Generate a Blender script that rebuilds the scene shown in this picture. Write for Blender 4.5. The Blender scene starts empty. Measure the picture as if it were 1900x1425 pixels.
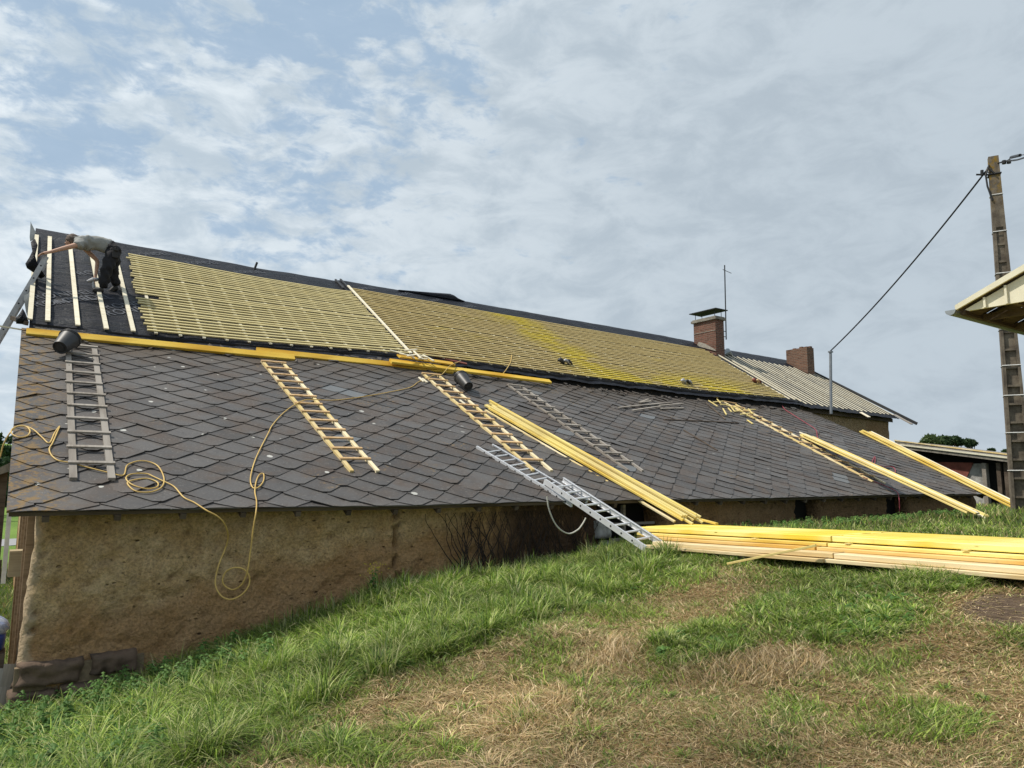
import bpy, bmesh, math, random
import numpy as np
from mathutils import Vector, Matrix, noise
random.seed(7); rng=np.random.default_rng(7)
S=bpy.context.scene; COL=S.collection
# ------------------------------------------------------------ camera
F=1348.727; YAW=0.966552968; PIT=0.128842315; ROL=0.00333738
fw=np.array([math.cos(YAW)*math.cos(PIT),math.sin(YAW)*math.cos(PIT),math.sin(PIT)])
r0=np.array([math.sin(YAW),-math.cos(YAW),0.0]); u0=np.cross(r0,fw)
R2=r0*math.cos(ROL)+u0*math.sin(ROL); U2=-r0*math.sin(ROL)+u0*math.cos(ROL)
cd=bpy.data.cameras.new('camera'); cam=bpy.data.objects.new('camera',cd); COL.objects.link(cam)
cd.sensor_width=36; cd.lens=F/1900*36; cd.clip_end=3000; cd.clip_start=0.05
M=Matrix((tuple(R2),tuple(U2),tuple(-fw))).transposed().to_4x4(); cam.matrix_world=M
S.camera=cam
# ------------------------------------------------------------ light, sky, exposure
SUN=Vector((-0.47,0.27,0.84)).normalized()
S.view_settings.view_transform='Standard'; S.view_settings.look='None'; S.view_settings.exposure=0.0; S.view_settings.gamma=1
sl=bpy.data.lights.new('sun','SUN'); sl.energy=4.8; sl.angle=math.radians(1.5); sl.color=(1.0,0.93,0.82)
so=bpy.data.objects.new('sun',sl); COL.objects.link(so); so.rotation_euler=SUN.to_track_quat('Z','Y').to_euler(); so.location=(0,0,30)
W=bpy.data.worlds.new('World'); S.world=W; W.use_nodes=True
nt=W.node_tree; N=nt.nodes; Lk=nt.links; N.clear()
def wn(t,**k):
    n=N.new(t)
    for a,b in k.items(): setattr(n,a,b)
    return n
def wmath(op,a,b=None,clamp=False):
    n=N.new('ShaderNodeMath'); n.operation=op; n.use_clamp=clamp
    for i,v in enumerate((a,b)):
        if v is None: continue
        if isinstance(v,(int,float)): n.inputs[i].default_value=v
        else: Lk.new(v,n.inputs[i])
    return n.outputs[0]
def wmap(v,a,b,c,d):
    n=N.new('ShaderNodeMapRange'); n.interpolation_type='SMOOTHSTEP'; Lk.new(v,n.inputs[0])
    for i,x in enumerate((a,b,c,d)): n.inputs[i+1].default_value=x
    return n.outputs[0]
out=wn('ShaderNodeOutputWorld'); bg=wn('ShaderNodeBackground'); bg.inputs[1].default_value=0.1
sky=wn('ShaderNodeTexSky',sky_type='NISHITA',sun_disc=False)
sky.sun_elevation=math.asin(SUN.z); sky.sun_rotation=math.atan2(SUN.x,SUN.y); sky.dust_density=1.0; sky.air_density=1.0
tc=wn('ShaderNodeTexCoord'); sx=wn('ShaderNodeSeparateXYZ'); Lk.new(tc.outputs['Generated'],sx.inputs[0])
cb=wn('ShaderNodeCombineXYZ'); Lk.new(sx.outputs[0],cb.inputs[0]); Lk.new(sx.outputs[1],cb.inputs[1]); Lk.new(wmath('MULTIPLY',sx.outputs[2],2.1),cb.inputs[2])
def noi(vec,scale,det,rough,dist=0,w=0.0,dim='3D'):
    n=N.new('ShaderNodeTexNoise'); n.noise_dimensions=dim; Lk.new(vec,n.inputs['Vector'])
    n.inputs['Scale'].default_value=scale; n.inputs['Detail'].default_value=det; n.inputs['Roughness'].default_value=rough; n.inputs['Distortion'].default_value=dist
    return n.outputs[0]
rot=wn('ShaderNodeMapping'); Lk.new(cb.outputs[0],rot.inputs[0]); rot.inputs['Rotation'].default_value=(0.25,-.15,math.radians(20)); rot.inputs['Location'].default_value=(3.1,0.4,0)
big=noi(rot.outputs[0],1.7,3,0.5,0.2); mid=noi(rot.outputs[0],7.5,5,0.58,0.35); fine=noi(rot.outputs[0],20.0,6,0.62,0.35)
# overcast towards the right-hand side, broken altocumulus on the left
side=wmap(sx.outputs[0],0.30,0.90,0.0,0.26)
low=wmap(sx.outputs[2],0.45,0.10,0.0,0.12)
cv=wmath('ADD',wmath('ADD',wmath('MULTIPLY',big,0.22),wmath('MULTIPLY',mid,0.62)),wmath('MULTIPLY',fine,0.56))
cv=wmath('ADD',wmath('ADD',cv,side),low)
cov=wmap(cv,0.60,0.76,0.12,1.0)
shade=wmath('ADD',wmath('MULTIPLY',noi(rot.outputs[0],11.0,6,0.62,0.35),0.75),wmath('MULTIPLY',big,0.25))
shade=wmap(shade,0.36,0.62,0.0,1.0)
rightness=wmap(sx.outputs[0],-0.1,0.95,0.0,1.0)
cA=wn('ShaderNodeMix',data_type='RGBA'); cA.inputs[6].default_value=(5.3,6.3,7.2,1); cA.inputs[7].default_value=(8.2,8.95,9.5,1); Lk.new(shade,cA.inputs[0])
cB=wn('ShaderNodeMix',data_type='RGBA'); cB.inputs[6].default_value=(4.5,5.25,5.95,1); cB.inputs[7].default_value=(5.3,6.1,6.8,1); Lk.new(shade,cB.inputs[0])
cC=wn('ShaderNodeMix',data_type='RGBA'); Lk.new(rightness,cC.inputs[0]); Lk.new(cA.outputs[2],cC.inputs[6]); Lk.new(cB.outputs[2],cC.inputs[7])
sk2=wn('ShaderNodeMix',data_type='RGBA'); sk2.inputs[0].default_value=0.85; Lk.new(sky.outputs[0],sk2.inputs[6]); sk2.inputs[7].default_value=(4.0,5.4,7.0,1)
fin=wn('ShaderNodeMix',data_type='RGBA'); Lk.new(cov,fin.inputs[0]); Lk.new(sk2.outputs[2],fin.inputs[6]); Lk.new(cC.outputs[2],fin.inputs[7])
Lk.new(fin.outputs[2],bg.inputs[0]); Lk.new(bg.outputs[0],out.inputs[0])
# ------------------------------------------------------------ survey helpers
V=lambda *a:np.array(a,float)
def ray(x,y): return fw+R2*(x-950)/F-U2*(y-712.5)/F
def atY(x,y,v): d=ray(x,y); return d*(v/d[1])
def atX(x,y,v): d=ray(x,y); return d*(v/d[0])
def atZ(x,y,v): d=ray(x,y); return d*(v/d[2])
def proj(P):
    P=np.asarray(P,float); z=P@fw
    return 950+F*(P@R2)/z, 712.5-F*(P@U2)/z
def onsurf(px,py,surf,t0=2.5,t1=45):
    d=ray(px,py); n=1400; t=t0*(t1/t0)**(np.arange(n)/(n-1)); pz=None
    for i in range(n):
        p=d*t[i]; g=p[2]-surf(p[0],p[1])
        if pz is not None and (g<=0)!=(pz<=0):
            a,b=t[i-1],t[i]
            for _ in range(30):
                m=(a+b)/2; q=d*m; gm=q[2]-surf(q[0],q[1])
                if (gm<=0)==(pz<=0): a=m
                else: b=m
            return d*((a+b)/2)
        pz=g
    return d*t1
# roof lines surveyed from the building
YE,YBK,YRG=8.4,14.19,18.6
def poly(pts): 
    a=np.array(pts); return lambda X:np.interp(X,a[:,0],a[:,1])
zE=poly([(0,-.345),(2,-.35),(4.2,-.365),(6,-.35),(9,-.352),(12,-.362),(15,-.35),(17,-.345),(20.6,-.375)])
zB=poly([(0,2.53),(1.6,2.515),(3.4,2.53),(7.1,2.64),(9.3,2.62),(11.9,2.56),(16.4,2.52),(20.6,2.55),(21.0,2.54),(21.6,2.48),(27.3,2.37)])
zR=poly([(0,5.40),(1.97,5.37),(3,5.36),(3.75,5.33),(4.8,5.31),(6.95,5.31),(7.1,5.35),(8.5,5.33),(9,5.335),(11,5.32),(18.8,5.25),(21.2,5.2),(22.4,5.09),(27.4,5.04)])
YLT=13.95
def leanz(X,Y): 
    top=zB(X)-np.interp(X,[6,12,21],[.17,.30,.34])
    return zE(X)+(Y-YE)*(top-zE(X))/(YLT-YE)
def mainz(X,Y): return zB(X)+(Y-YBK)*(zR(X)-zB(X))/(YRG-YBK)
def leanp(px,py): return onsurf(px,py,leanz)
def mainp(px,py): return onsurf(px,py,mainz)
nL=np.array([0,-0.445,0.8955]); nM=np.array([0,-0.539,0.842])
# terrain: thin plate through surveyed spot heights
TP=np.array([(-30,0,-2.6),(-12,0,-2.3),(-5,0,-1.95),(0,0,-1.56),(3,0,-1.44),(7,0,-1.15),(12,0,-.9),(0,3,-1.7),(3,3,-1.42),(5,2,-1.22),(0,6,-2.0),(1.5,6,-1.82),(3,6,-1.5),(5,5,-1.27),(5.5,7,-1.28),(7.5,3,-.88),(7.5,5,-.93),(7.4,7.2,-1.0),(9,8.3,-.98),(10,4,-.8),(13,5,-.74),(17.5,6.9,-.68),(22,5,-.72),
 (-3,5,-2.4),(-3,8.75,-2.6),(-3,14,-2.75),(-3,24,-2.95),(-12,24,-3.2),(0.2,8.75,-2.34),(1.9,8.75,-2.04),(4,8.75,-1.5),(5.2,8.75,-1.4),(7,8.75,-1.3),(7.9,8.75,-1.16),(10,8.75,-.93),(12.9,8.75,-.89),(17.5,8.75,-.9),(21.6,8.75,-.9),(30,12,-.95),(40,22,-1.3),(0,14,-2.5),(10,16,-1.6),(25,16,-1.1),(10,-14,-1.2),(40,-10,-1.0),(-15,-15,-2.3),(5,30,-2.9),(25,30,-2.4)],float)
def tps(r2): return np.where(r2>1e-12,0.5*r2*np.log(np.maximum(r2,1e-12)),0)
_n=len(TP); _r2=((TP[:,None,:2]-TP[None,:,:2])**2).sum(-1)
_A=np.zeros((_n+3,_n+3)); _A[:_n,:_n]=tps(_r2)+np.eye(_n)*0.02; _A[:_n,_n]=1; _A[:_n,_n+1:]=TP[:,:2]; _A[_n,:_n]=1; _A[_n+1:,:_n]=TP[:,:2].T
_w=np.linalg.solve(_A,np.concatenate([TP[:,2],[0,0,0]]))
def terr(X,Y):
    X=np.atleast_1d(np.asarray(X,float)); Y=np.atleast_1d(np.asarray(Y,float)); sh=X.shape; x=X.ravel(); y=Y.ravel(); o=np.zeros(len(x))
    for i in range(0,len(x),20000):
        xx=np.clip(x[i:i+20000],-30,45); yy=np.clip(y[i:i+20000],-15,32)
        r2=(xx[:,None]-TP[None,:,0])**2+(yy[:,None]-TP[None,:,1])**2
        o[i:i+20000]=tps(r2)@_w[:_n]+_w[_n]+_w[_n+1]*xx+_w[_n+2]*yy
    o=np.clip(o,-3.3,-.55)
    far=np.clip((y-30)/90,0,1); o=o-far*1.5
    o+= .03*np.sin(1.9*x+.7*y)*np.sin(1.3*y-.5*x)+.018*np.sin(4.1*x-2.2*y)*np.sin(3.7*y+1.2*x)
    # wooded hill far to the north
    o+= np.where(y>150,(np.clip((y-150)/110,0,1)**1.3)*19*np.clip((60-x)/80,0,1),0)
    return o.reshape(sh)
def terr1(X,Y): return float(terr(X,Y)[0])
# ------------------------------------------------------------ object helpers
def tag(o,label=None,cat=None,group=None,kind=None):
    if label: o['label']=label
    if cat: o['category']=cat
    if group: o['group']=group
    if kind: o['kind']=kind
    return o
class MB:
    def __init__(s): s.v=[]; s.f=[]; s.c=[]; s.cur=0.5
    def add(s,vs,fs):
        b=len(s.v); s.v+= [tuple(map(float,v)) for v in vs]; s.f+=[tuple(b+i for i in f) for f in fs]; s.c+=[s.cur]*len(fs)
    def box(s,c,h,R=None):
        c=np.array(c,float); R=np.eye(3) if R is None else np.asarray(R)
        vs=[c+R@(np.array(h)*np.array([a,b,d])) for a in(-1,1) for b in(-1,1) for d in(-1,1)]
        s.add(vs,[(0,1,3,2),(4,6,7,5),(0,4,5,1),(2,3,7,6),(0,2,6,4),(1,5,7,3)])
    def lohi(s,lo,hi): lo=np.array(lo,float);hi=np.array(hi,float); s.box((lo+hi)/2,(hi-lo)/2)
    def bar(s,a,b,w,t,up=(0,0,1),bev=0):
        a=np.array(a,float);b=np.array(b,float);d=b-a;L=np.linalg.norm(d);d/=L
        up=np.array(up,float); y=np.cross(up,d); y/=np.linalg.norm(y); z=np.cross(d,y)
        s.box((a+b)/2,(L/2,w/2,t/2),np.array([d,y,z]).T)
    def prism(s,poly,off):
        n=len(poly); off=np.array(off,float); a=[np.array(p,float) for p in poly]; b=[p+off for p in a]
        s.add(a+b,[tuple(range(n))[::-1],tuple(range(n,2*n))]+[(i,(i+1)%n,n+(i+1)%n,n+i) for i in range(n)])
    def tube(s,pts,r,n=8,cap=True):
        P=[np.array(p,float) for p in pts]; m=len(P); rr=r if hasattr(r,'__len__') else [r]*m
        vs=[];fs=[];pn=None
        for i in range(m):
            t=P[min(i+1,m-1)]-P[max(i-1,0)]; t/=max(np.linalg.norm(t),1e-9)
            if pn is None:
                a=np.array([0,0,1.]) if abs(t[2])<.9 else np.array([1.,0,0]); pn=np.cross(t,a)
            pn=pn-t*(pn@t); pn/=max(np.linalg.norm(pn),1e-9); q=np.cross(t,pn)
            for k in range(n):
                an=2*math.pi*k/n; vs.append(P[i]+rr[i]*(math.cos(an)*pn+math.sin(an)*q))
        for i in range(m-1):
            for k in range(n): fs.append((i*n+k,i*n+(k+1)%n,(i+1)*n+(k+1)%n,(i+1)*n+k))
        if cap: fs+= [tuple(range(n))[::-1],tuple((m-1)*n+k for k in range(n))]
        s.add(vs,fs)
    def grid(s,P): # P array (a,b,3)
        a,b,_=P.shape; s.add(P.reshape(-1,3),[(i*b+j,(i+1)*b+j,(i+1)*b+j+1,i*b+j+1) for i in range(a-1) for j in range(b-1)])
    def build(s,name,mat,parent=None,smooth=False,loc=None,color=False):
        me=bpy.data.meshes.new(name); me.from_pydata(s.v,[],s.f); me.update()
        bm=bmesh.new(); bm.from_mesh(me); bmesh.ops.recalc_face_normals(bm,faces=bm.faces); bm.to_mesh(me); bm.free()
        if smooth: me.polygons.foreach_set('use_smooth',[True]*len(me.polygons))
        if color:
            at=me.attributes.new('tint','FLOAT','FACE'); at.data.foreach_set('value',s.c)
        if mat: me.materials.append(mat)
        o=bpy.data.objects.new(name,me); COL.objects.link(o)
        if parent is not None: o.parent=parent
        if loc is not None: o.location=loc
        return o
def empty(name,loc=(0,0,0),R=None,**k):
    o=bpy.data.objects.new(name,None); COL.objects.link(o); o.empty_display_size=.2
    m=Matrix.Translation(Vector([float(c) for c in loc]))
    if R is not None: m=m@Matrix([[float(c) for c in r] for r in R]).to_4x4()
    o.matrix_world=m; tag(o,**k); return o
def frame(a,b,up):
    a=np.array(a,float);b=np.array(b,float);x=b-a;L=np.linalg.norm(x);x/=L;y=np.cross(up,x);y/=np.linalg.norm(y);z=np.cross(x,y)
    return np.array([x,y,z]).T,L
def setM(o,loc,R):
    o.matrix_world=Matrix.Translation(Vector([float(c) for c in loc]))@Matrix([[float(c) for c in r] for r in R]).to_4x4()
_bc={}
def board(name,a,b,w,t,mat,up=(0,0,1),label=None,cat=None,group=None,parent=None):
    """one length of sawn timber: bevelled box along local X, a/b = centres of its two ends"""
    R,L=frame(a,b,up); me=bpy.data.meshes.new(name); bm=bmesh.new()
    nx=max(1,int(L/0.6)); e=min(w,t)*.12
    prof=[(-w/2+e,-t/2),(w/2-e,-t/2),(w/2,-t/2+e),(w/2,t/2-e),(w/2-e,t/2),(-w/2+e,t/2),(-w/2,t/2-e),(-w/2,-t/2+e)]
    rings=[]; ph=random.uniform(0,6); am=random.uniform(-1,1)*.003*min(L,3)
    for i in range(nx+1):
        x=L*i/nx; dy=am*math.sin(ph+x*1.3); rings.append([bm.verts.new((x,p[0]+dy,p[1]+dy*.4)) for p in prof])
    for i in range(nx):
        for k in range(8): bm.faces.new((rings[i][k],rings[i][(k+1)%8],rings[i+1][(k+1)%8],rings[i+1][k]))
    bm.faces.new(rings[0][::-1]); bm.faces.new(rings[-1]); bmesh.ops.recalc_face_normals(bm,faces=bm.faces); bm.to_mesh(me); bm.free()
    me.materials.append(mat); o=bpy.data.objects.new(name,me); COL.objects.link(o)
    if parent is not None:
        o.parent=parent; P=parent.matrix_world.inverted(); o.matrix_basis=P@(Matrix.Translation(Vector([float(c) for c in a]))@Matrix([[float(c) for c in r] for r in R]).to_4x4())
    else: setM(o,a,R)
    tag(o,label,cat,group); return o
def arc(pts,n=8,closed=False):
    P=[np.array(p,float) for p in pts]; o=[]
    m=len(P)
    for i in range(m-1):
        p0=P[max(i-1,0)];p1=P[i];p2=P[i+1];p3=P[min(i+2,m-1)]
        for k in range(n):
            t=k/n; o.append(.5*((2*p1)+(-p0+p2)*t+(2*p0-5*p1+4*p2-p3)*t*t+(-p0+3*p1-3*p2+p3)*t**3))
    o.append(P[-1]); return o
# ------------------------------------------------------------ materials
class MT:
    def __init__(s,name,rough=.8,spec=.3,metal=0):
        s.m=bpy.data.materials.new(name); s.m.use_nodes=True; s.t=s.m.node_tree; s.n=s.t.nodes; s.b=s.n['Principled BSDF']
        s.b.inputs['Roughness'].default_value=rough; s.b.inputs['Specular IOR Level'].default_value=spec; s.b.inputs['Metallic'].default_value=metal
        s.tc=s.n.new('ShaderNodeTexCoord'); s.co=s.tc.outputs['Object']
    def lk(s,a,b): s.t.links.new(a,b)
    def mp(s,scale=(1,1,1),src=None,loc=(0,0,0)):
        n=s.n.new('ShaderNodeMapping'); n.inputs['Scale'].default_value=scale; n.inputs['Location'].default_value=loc; s.lk(src or s.co,n.inputs[0]); return n.outputs[0]
    def world(s): g=s.n.new('ShaderNodeNewGeometry'); return g.outputs['Position']
    def noise(s,scale,det=4,rough=.6,src=None,dist=0,out=0):
        n=s.n.new('ShaderNodeTexNoise'); n.inputs['Scale'].default_value=scale; n.inputs['Detail'].default_value=det; n.inputs['Roughness'].default_value=rough; n.inputs['Distortion'].default_value=dist
        s.lk(src or s.co,n.inputs['Vector']); return n.outputs[out]
    def voro(s,scale,src=None,feat='F1',out='Distance'):
        n=s.n.new('ShaderNodeTexVoronoi'); n.feature=feat; n.inputs['Scale'].default_value=scale; s.lk(src or s.co,n.inputs['Vector']); return n.outputs[out]
    def ramp(s,v,a,b,c=0.,d=1.):
        n=s.n.new('ShaderNodeMapRange'); n.interpolation_type='SMOOTHSTEP'; s.lk(v,n.inputs[0])
        for i,x in enumerate((a,b,c,d)): n.inputs[i+1].default_value=x
        return n.outputs[0]
    def math(s,op,a,b=0.,clamp=False):
        n=s.n.new('ShaderNodeMath'); n.operation=op; n.use_clamp=clamp
        for i,v in enumerate((a,b)):
            if isinstance(v,(int,float)): n.inputs[i].default_value=v
            else: s.lk(v,n.inputs[i])
        return n.outputs[0]
    def mix(s,f,a,b,mode='MIX'):
        n=s.n.new('ShaderNodeMix'); n.data_type='RGBA'; n.blend_type=mode
        for i,v in ((0,f),(6,a),(7,b)):
            if isinstance(v,(int,float)): n.inputs[i].default_value=v
            elif isinstance(v,(tuple,list)): n.inputs[i].default_value=(*v[:3],1)
            else: s.lk(v,n.inputs[i])
        return n.outputs[2]
    def attr(s,name,out='Fac'):
        n=s.n.new('ShaderNodeAttribute'); n.attribute_name=name; return n.outputs[out]
    def rnd(s): return s.n.new('ShaderNodeObjectInfo').outputs['Random']
    def col(s,c):
        if isinstance(c,(tuple,list)): s.b.inputs['Base Color'].default_value=(*c[:3],1)
        else: s.lk(c,s.b.inputs['Base Color'])
    def rough(s,v): s.lk(v,s.b.inputs['Roughness'])
    def bump(s,h,st=.5,d=.02):
        n=s.n.new('ShaderNodeBump'); n.inputs['Strength'].default_value=st; n.inputs['Distance'].default_value=d; s.lk(h,n.inputs['Height']); s.lk(n.outputs[0],s.b.inputs['Normal'])
    def sep(s,src=None):
        n=s.n.new('ShaderNodeSeparateXYZ'); s.lk(src or s.co,n.inputs[0]); return n.outputs
def wood(name,base,alt,stain=None,rough=.75,knots=True,grey=0.,gsc=1.0):
    m=MT(name,rough); g=m.mp((1.2*gsc,26*gsc,26*gsc)); n=m.noise(1.0,5,.6,g,.6); n2=m.noise(.9,3,.5,m.mp((1,3,3)))
    c=m.mix(m.ramp(n,.35,.7),base,alt); 
    if stain: c=m.mix(m.ramp(n2,.40,.66),c,stain); c=m.mix(m.ramp(m.noise(2.5,4,.65,m.mp((.5,5,5))),.5,.75,0,.4),c,tuple(x*.6 for x in alt))
    rv=m.math('MULTIPLY',m.rnd(),.42); c=m.mix(rv,c,tuple(x*.62 for x in alt))
    if knots:
        k=m.voro(1.0,m.mp((2.2,9,9))); c=m.mix(m.ramp(k,.085,.035),c,tuple(x*.33 for x in alt))
    d=m.noise(6,4,.6); c=m.mix(m.ramp(d,.6,.85,0,.35),c,(.12,.09,.05))
    m.col(c); m.bump(n,.25,.004); return m.m
M_yel=wood('yellow_treated_plank',(.66,.40,.035),(.52,.28,.02),(.72,.50,.08))
M_lath=wood('pale_yellow_lath',(.78,.67,.31),(.62,.47,.17),(.76,.62,.20))
M_lathy=wood('yellow_lath',(.74,.55,.12),(.68,.46,.08),(.84,.70,.26))
M_top=wood('lemon_stained_plank',(.76,.60,.09),(.68,.50,.03),(.80,.70,.27))
M_side=wood('orange_pine',(.66,.42,.11),(.56,.30,.05),(.70,.50,.2))
M_pale=wood('pale_pine',(.74,.60,.28),(.60,.43,.16),(.80,.70,.48))
M_cbat=wood('counter_batten_pine',(.80,.76,.60),(.66,.58,.42),None)
M_old=wood('weathered_grey_wood',(.33,.295,.25),(.20,.175,.15),(.38,.35,.31),rough=.9)
M_dkw=wood('dark_weathered_wood',(.10,.075,.055),(.055,.04,.03),(.14,.11,.085),rough=.9)
M_rung=wood('rung_wood',(.66,.46,.25),(.50,.32,.15),None)
YK=(.35,11.9)
def batmat(name,a,b,stain):
    m=MT(name,.75); w=m.world(); n=m.noise(1.0,4,.6,m.mp((2.0,30,30),w)); c=m.mix(m.ramp(n,.3,.7),a,b)
    k=m.noise(1.1,4,.6,m.mp((.6,1.3,1.3),w)); P_=m.sep(w)
    d1=m.math('ABSOLUTE',m.math('SUBTRACT',m.math('SUBTRACT',P_[0],m.math('MULTIPLY',m.math('SUBTRACT',18.,P_[1]),YK[0])),YK[1])); z1=m.ramp(d1,1.3,.2)
    z2=m.math('MULTIPLY',m.ramp(P_[1],15.6,14.3),m.math('MULTIPLY',m.ramp(P_[0],11.,13.5),m.ramp(P_[0],21.,18.))); zz=m.math('MAXIMUM',z1,z2); zz=m.math('MULTIPLY',zz,m.ramp(k,.36,.56)); zz=m.math('ADD',zz,m.math('MULTIPLY',m.ramp(k,.58,.72),.3),True)
    c=m.mix(m.math('MULTIPLY',zz,.9),c,stain)
    d=m.noise(3.2,5,.65,w); c=m.mix(m.ramp(d,.55,.8,0,.3),c,(.40,.32,.2)); c=m.mix(m.math('MULTIPLY',m.rnd(),.15),c,(.34,.26,.13)); m.col(c); return m.m
M_batA=batmat('roof_batten_pale',(.61,.53,.28),(.48,.40,.18),(.64,.53,.19))
M_batB=batmat('roof_batten_yellow',(.50,.40,.18),(.40,.30,.12),(.60,.47,.035))
# slates
def slate():
    m=MT('fibre_slate',.62,.35); t=m.attr('tint'); w=m.world(); xyz=m.sep(w)
    c=m.mix(t,(.054,.050,.048),(.096,.090,.086))
    n=m.noise(2.2,6,.62,w); c=m.mix(m.ramp(n,.42,.68,0,.7),c,(.080,.058,.045)); c=m.mix(m.ramp(m.noise(.9,4,.6,w),.45,.7,0,.6),c,(.105,.098,.093)); c=m.mix(m.ramp(m.noise(5.5,6,.75,w,.5),.52,.7,0,.55),c,(.045,.040,.038))
    sp=m.noise(30,5,.7,w); c=m.mix(m.ramp(sp,.54,.74,0,.7),c,(.21,.195,.175))
    dk=m.noise(55,3,.6,w); c=m.mix(m.ramp(dk,.62,.72,0,.7),c,(.02,.018,.017))
    blu=m.math('MULTIPLY',m.ramp(t,.988,.990),.7); c=m.mix(blu,c,(.14,.155,.165))
    # brown moss dirt near the top edge
    yv=m.ramp(m.math('ADD',xyz[1],m.math('MULTIPLY',m.noise(1.7,4,.6,w),2.0)),13.2,14.9); c=m.mix(m.math('MULTIPLY',yv,.6),c,(.055,.04,.025))
    # orange lichen by the verge
    xv=m.math('ADD',xyz[0],m.math('MULTIPLY',m.noise(1.1,3,.5,w),-1.0)); la=m.ramp(xv,.12,-.42)
    ln=m.noise(11,6,.7,w); lm=m.math('MULTIPLY',la,m.ramp(ln,.47,.58)); c=m.mix(m.math('MULTIPLY',lm,.6),c,(.23,.13,.02))
    l2=m.math('MULTIPLY',m.ramp(m.noise(.8,2,.5,w),.60,.66),m.ramp(m.noise(14,6,.7,w),.55,.66)); c=m.mix(m.math('MULTIPLY',l2,.55),c,(.28,.17,.05))
    # white lichen spots
    v=m.voro(3.1,w); vc=m.voro(3.1,w,out='Color'); s=m.sep(vc)
    rad=m.math('ADD',m.math('MULTIPLY',s[1],.13),.015); dd=m.math('SUBTRACT',m.math('ADD',v,m.math('MULTIPLY',m.math('SUBTRACT',m.noise(40,3,.6,w),.5),.10)),rad)
    spot=m.math('MULTIPLY',m.ramp(dd,.012,-.012),m.ramp(s[0],.48,.52)); fadex=m.ramp(xyz[0],7.5,3.5,.25,1); c=m.mix(m.math('MULTIPLY',m.math('MULTIPLY',spot,fadex),.85),c,(.50,.50,.46))
    m.col(c); m.bump(m.math('ADD',m.noise(60,4,.6,w),m.math('MULTIPLY',sp,.6)),.35,.004); m.rough(m.ramp(n,.3,.8,.5,.8)); return m.m
M_slate=slate()
def cob():
    m=MT('cob_earth_wall',.95,.1); w=m.world(); xyz=m.sep(w)
    n=m.noise(2.4,8,.68,w,.3); c=m.mix(m.ramp(n,.35,.65),(.66,.44,.21),(.78,.58,.33))
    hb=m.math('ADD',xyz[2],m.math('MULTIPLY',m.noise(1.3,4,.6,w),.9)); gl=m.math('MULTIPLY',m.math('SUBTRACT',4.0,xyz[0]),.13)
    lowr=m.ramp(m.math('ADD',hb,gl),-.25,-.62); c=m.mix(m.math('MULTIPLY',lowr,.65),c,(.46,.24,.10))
    st=m.noise(16,6,.72,m.mp((1,1,1.5),w),.3); c=m.mix(m.ramp(st,.60,.67,0,.8),c,(.09,.06,.035))
    pl=m.noise(26,4,.7,w); c=m.mix(m.ramp(pl,.64,.72,0,.5),c,(.50,.42,.28))
    pv=m.voro(8.5,m.mp((.8,1,1.6),w)); pm=m.math('MULTIPLY',m.ramp(m.math('ADD',pv,m.math('MULTIPLY',m.noise(22,3,.6,w),.35)),.36,.24),m.ramp(m.noise(3,4,.7,w),.50,.60)); c=m.mix(m.math('MULTIPLY',pm,.85),c,(.06,.042,.028)); gr=m.noise(34,5,.75,w); c=m.mix(m.ramp(gr,.36,.60,.5,0),c,(.16,.105,.06)); c=m.mix(m.ramp(m.noise(7,6,.7,w),.40,.62,.25,0),c,(.24,.165,.095))  # shade of pits and crevices put into the earth colour
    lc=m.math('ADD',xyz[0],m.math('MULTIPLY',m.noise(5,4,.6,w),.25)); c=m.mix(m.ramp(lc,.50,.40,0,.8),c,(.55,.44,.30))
    # soot and creeper stain round the right hand bay
    ss=m.noise(3.0,6,.7,m.mp((1.6,1,.35),w)); a=m.math('MULTIPLY',m.ramp(xyz[0],5.15,6.2),m.ramp(xyz[0],9.4,8.6)); stn=m.math('MULTIPLY',a,m.ramp(m.math('ADD',ss,m.math('MULTIPLY',a,.16)),.47,.60))
    c=m.mix(m.math('MULTIPLY',stn,.85),c,(.055,.035,.028))
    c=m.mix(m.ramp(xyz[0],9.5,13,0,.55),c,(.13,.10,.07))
    m.col(c); h=m.math('ADD',m.math('MULTIPLY',m.noise(13,9,.74,w,.2),1.0),m.math('MULTIPLY',m.voro(20,w),.3)); h=m.math('SUBTRACT',h,m.math('MULTIPLY',pm,.8)); m.bump(h,1.0,.075); return m.m
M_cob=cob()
M_gst=wood('gable_timber',(.34,.25,.16),(.22,.15,.09),None,rough=.9)
M_beam=wood('sawn_beam',(.40,.33,.21),(.28,.22,.13),None,rough=.9)
M_stk=wood('pine_stack_board',(.66,.51,.27),(.54,.37,.15),(.70,.58,.36))
def membrane():
    m=MT('roof_underlay_membrane',.5,.22); w=m.world(); n=m.noise(1.6,4,.55,m.mp((1.0,2.6,2.6),w),.6)
    c=m.mix(m.ramp(n,.35,.7),(.004,.005,.008),(.010,.012,.020)); m.col(c)
    b=m.noise(3.0,5,.6,m.mp((.7,2.6,2.6),w),1.2); m.bump(b,.9,.07); m.rough(m.ramp(n,.3,.7,.45,.62)); return m.m
M_mem=membrane()
def plain(name,c,rough=.6,metal=0,spec=.4,var=.25,sc=6,c2=None,bump=0):
    m=MT(name,rough,spec,metal); n=m.noise(sc,5,.65); m.col(m.mix(m.ramp(n,.3,.75),c,c2 or tuple(x*(1-var) for x in c)))
    if bump: m.bump(m.noise(sc*5,5,.65),bump,.01)
    return m.m
M_memgrey=plain('membrane_underside_grey',(.50,.50,.50),.6)
M_ink=plain('membrane_print_grey',(.085,.092,.11),.6,sc=25,var=.6)
M_alu=plain('aluminium',(.70,.71,.73),.42,.30,.5,.12,sc=12)
M_alud=plain('worn_aluminium',(.42,.42,.43),.5,.4,.5,sc=12)
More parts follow.
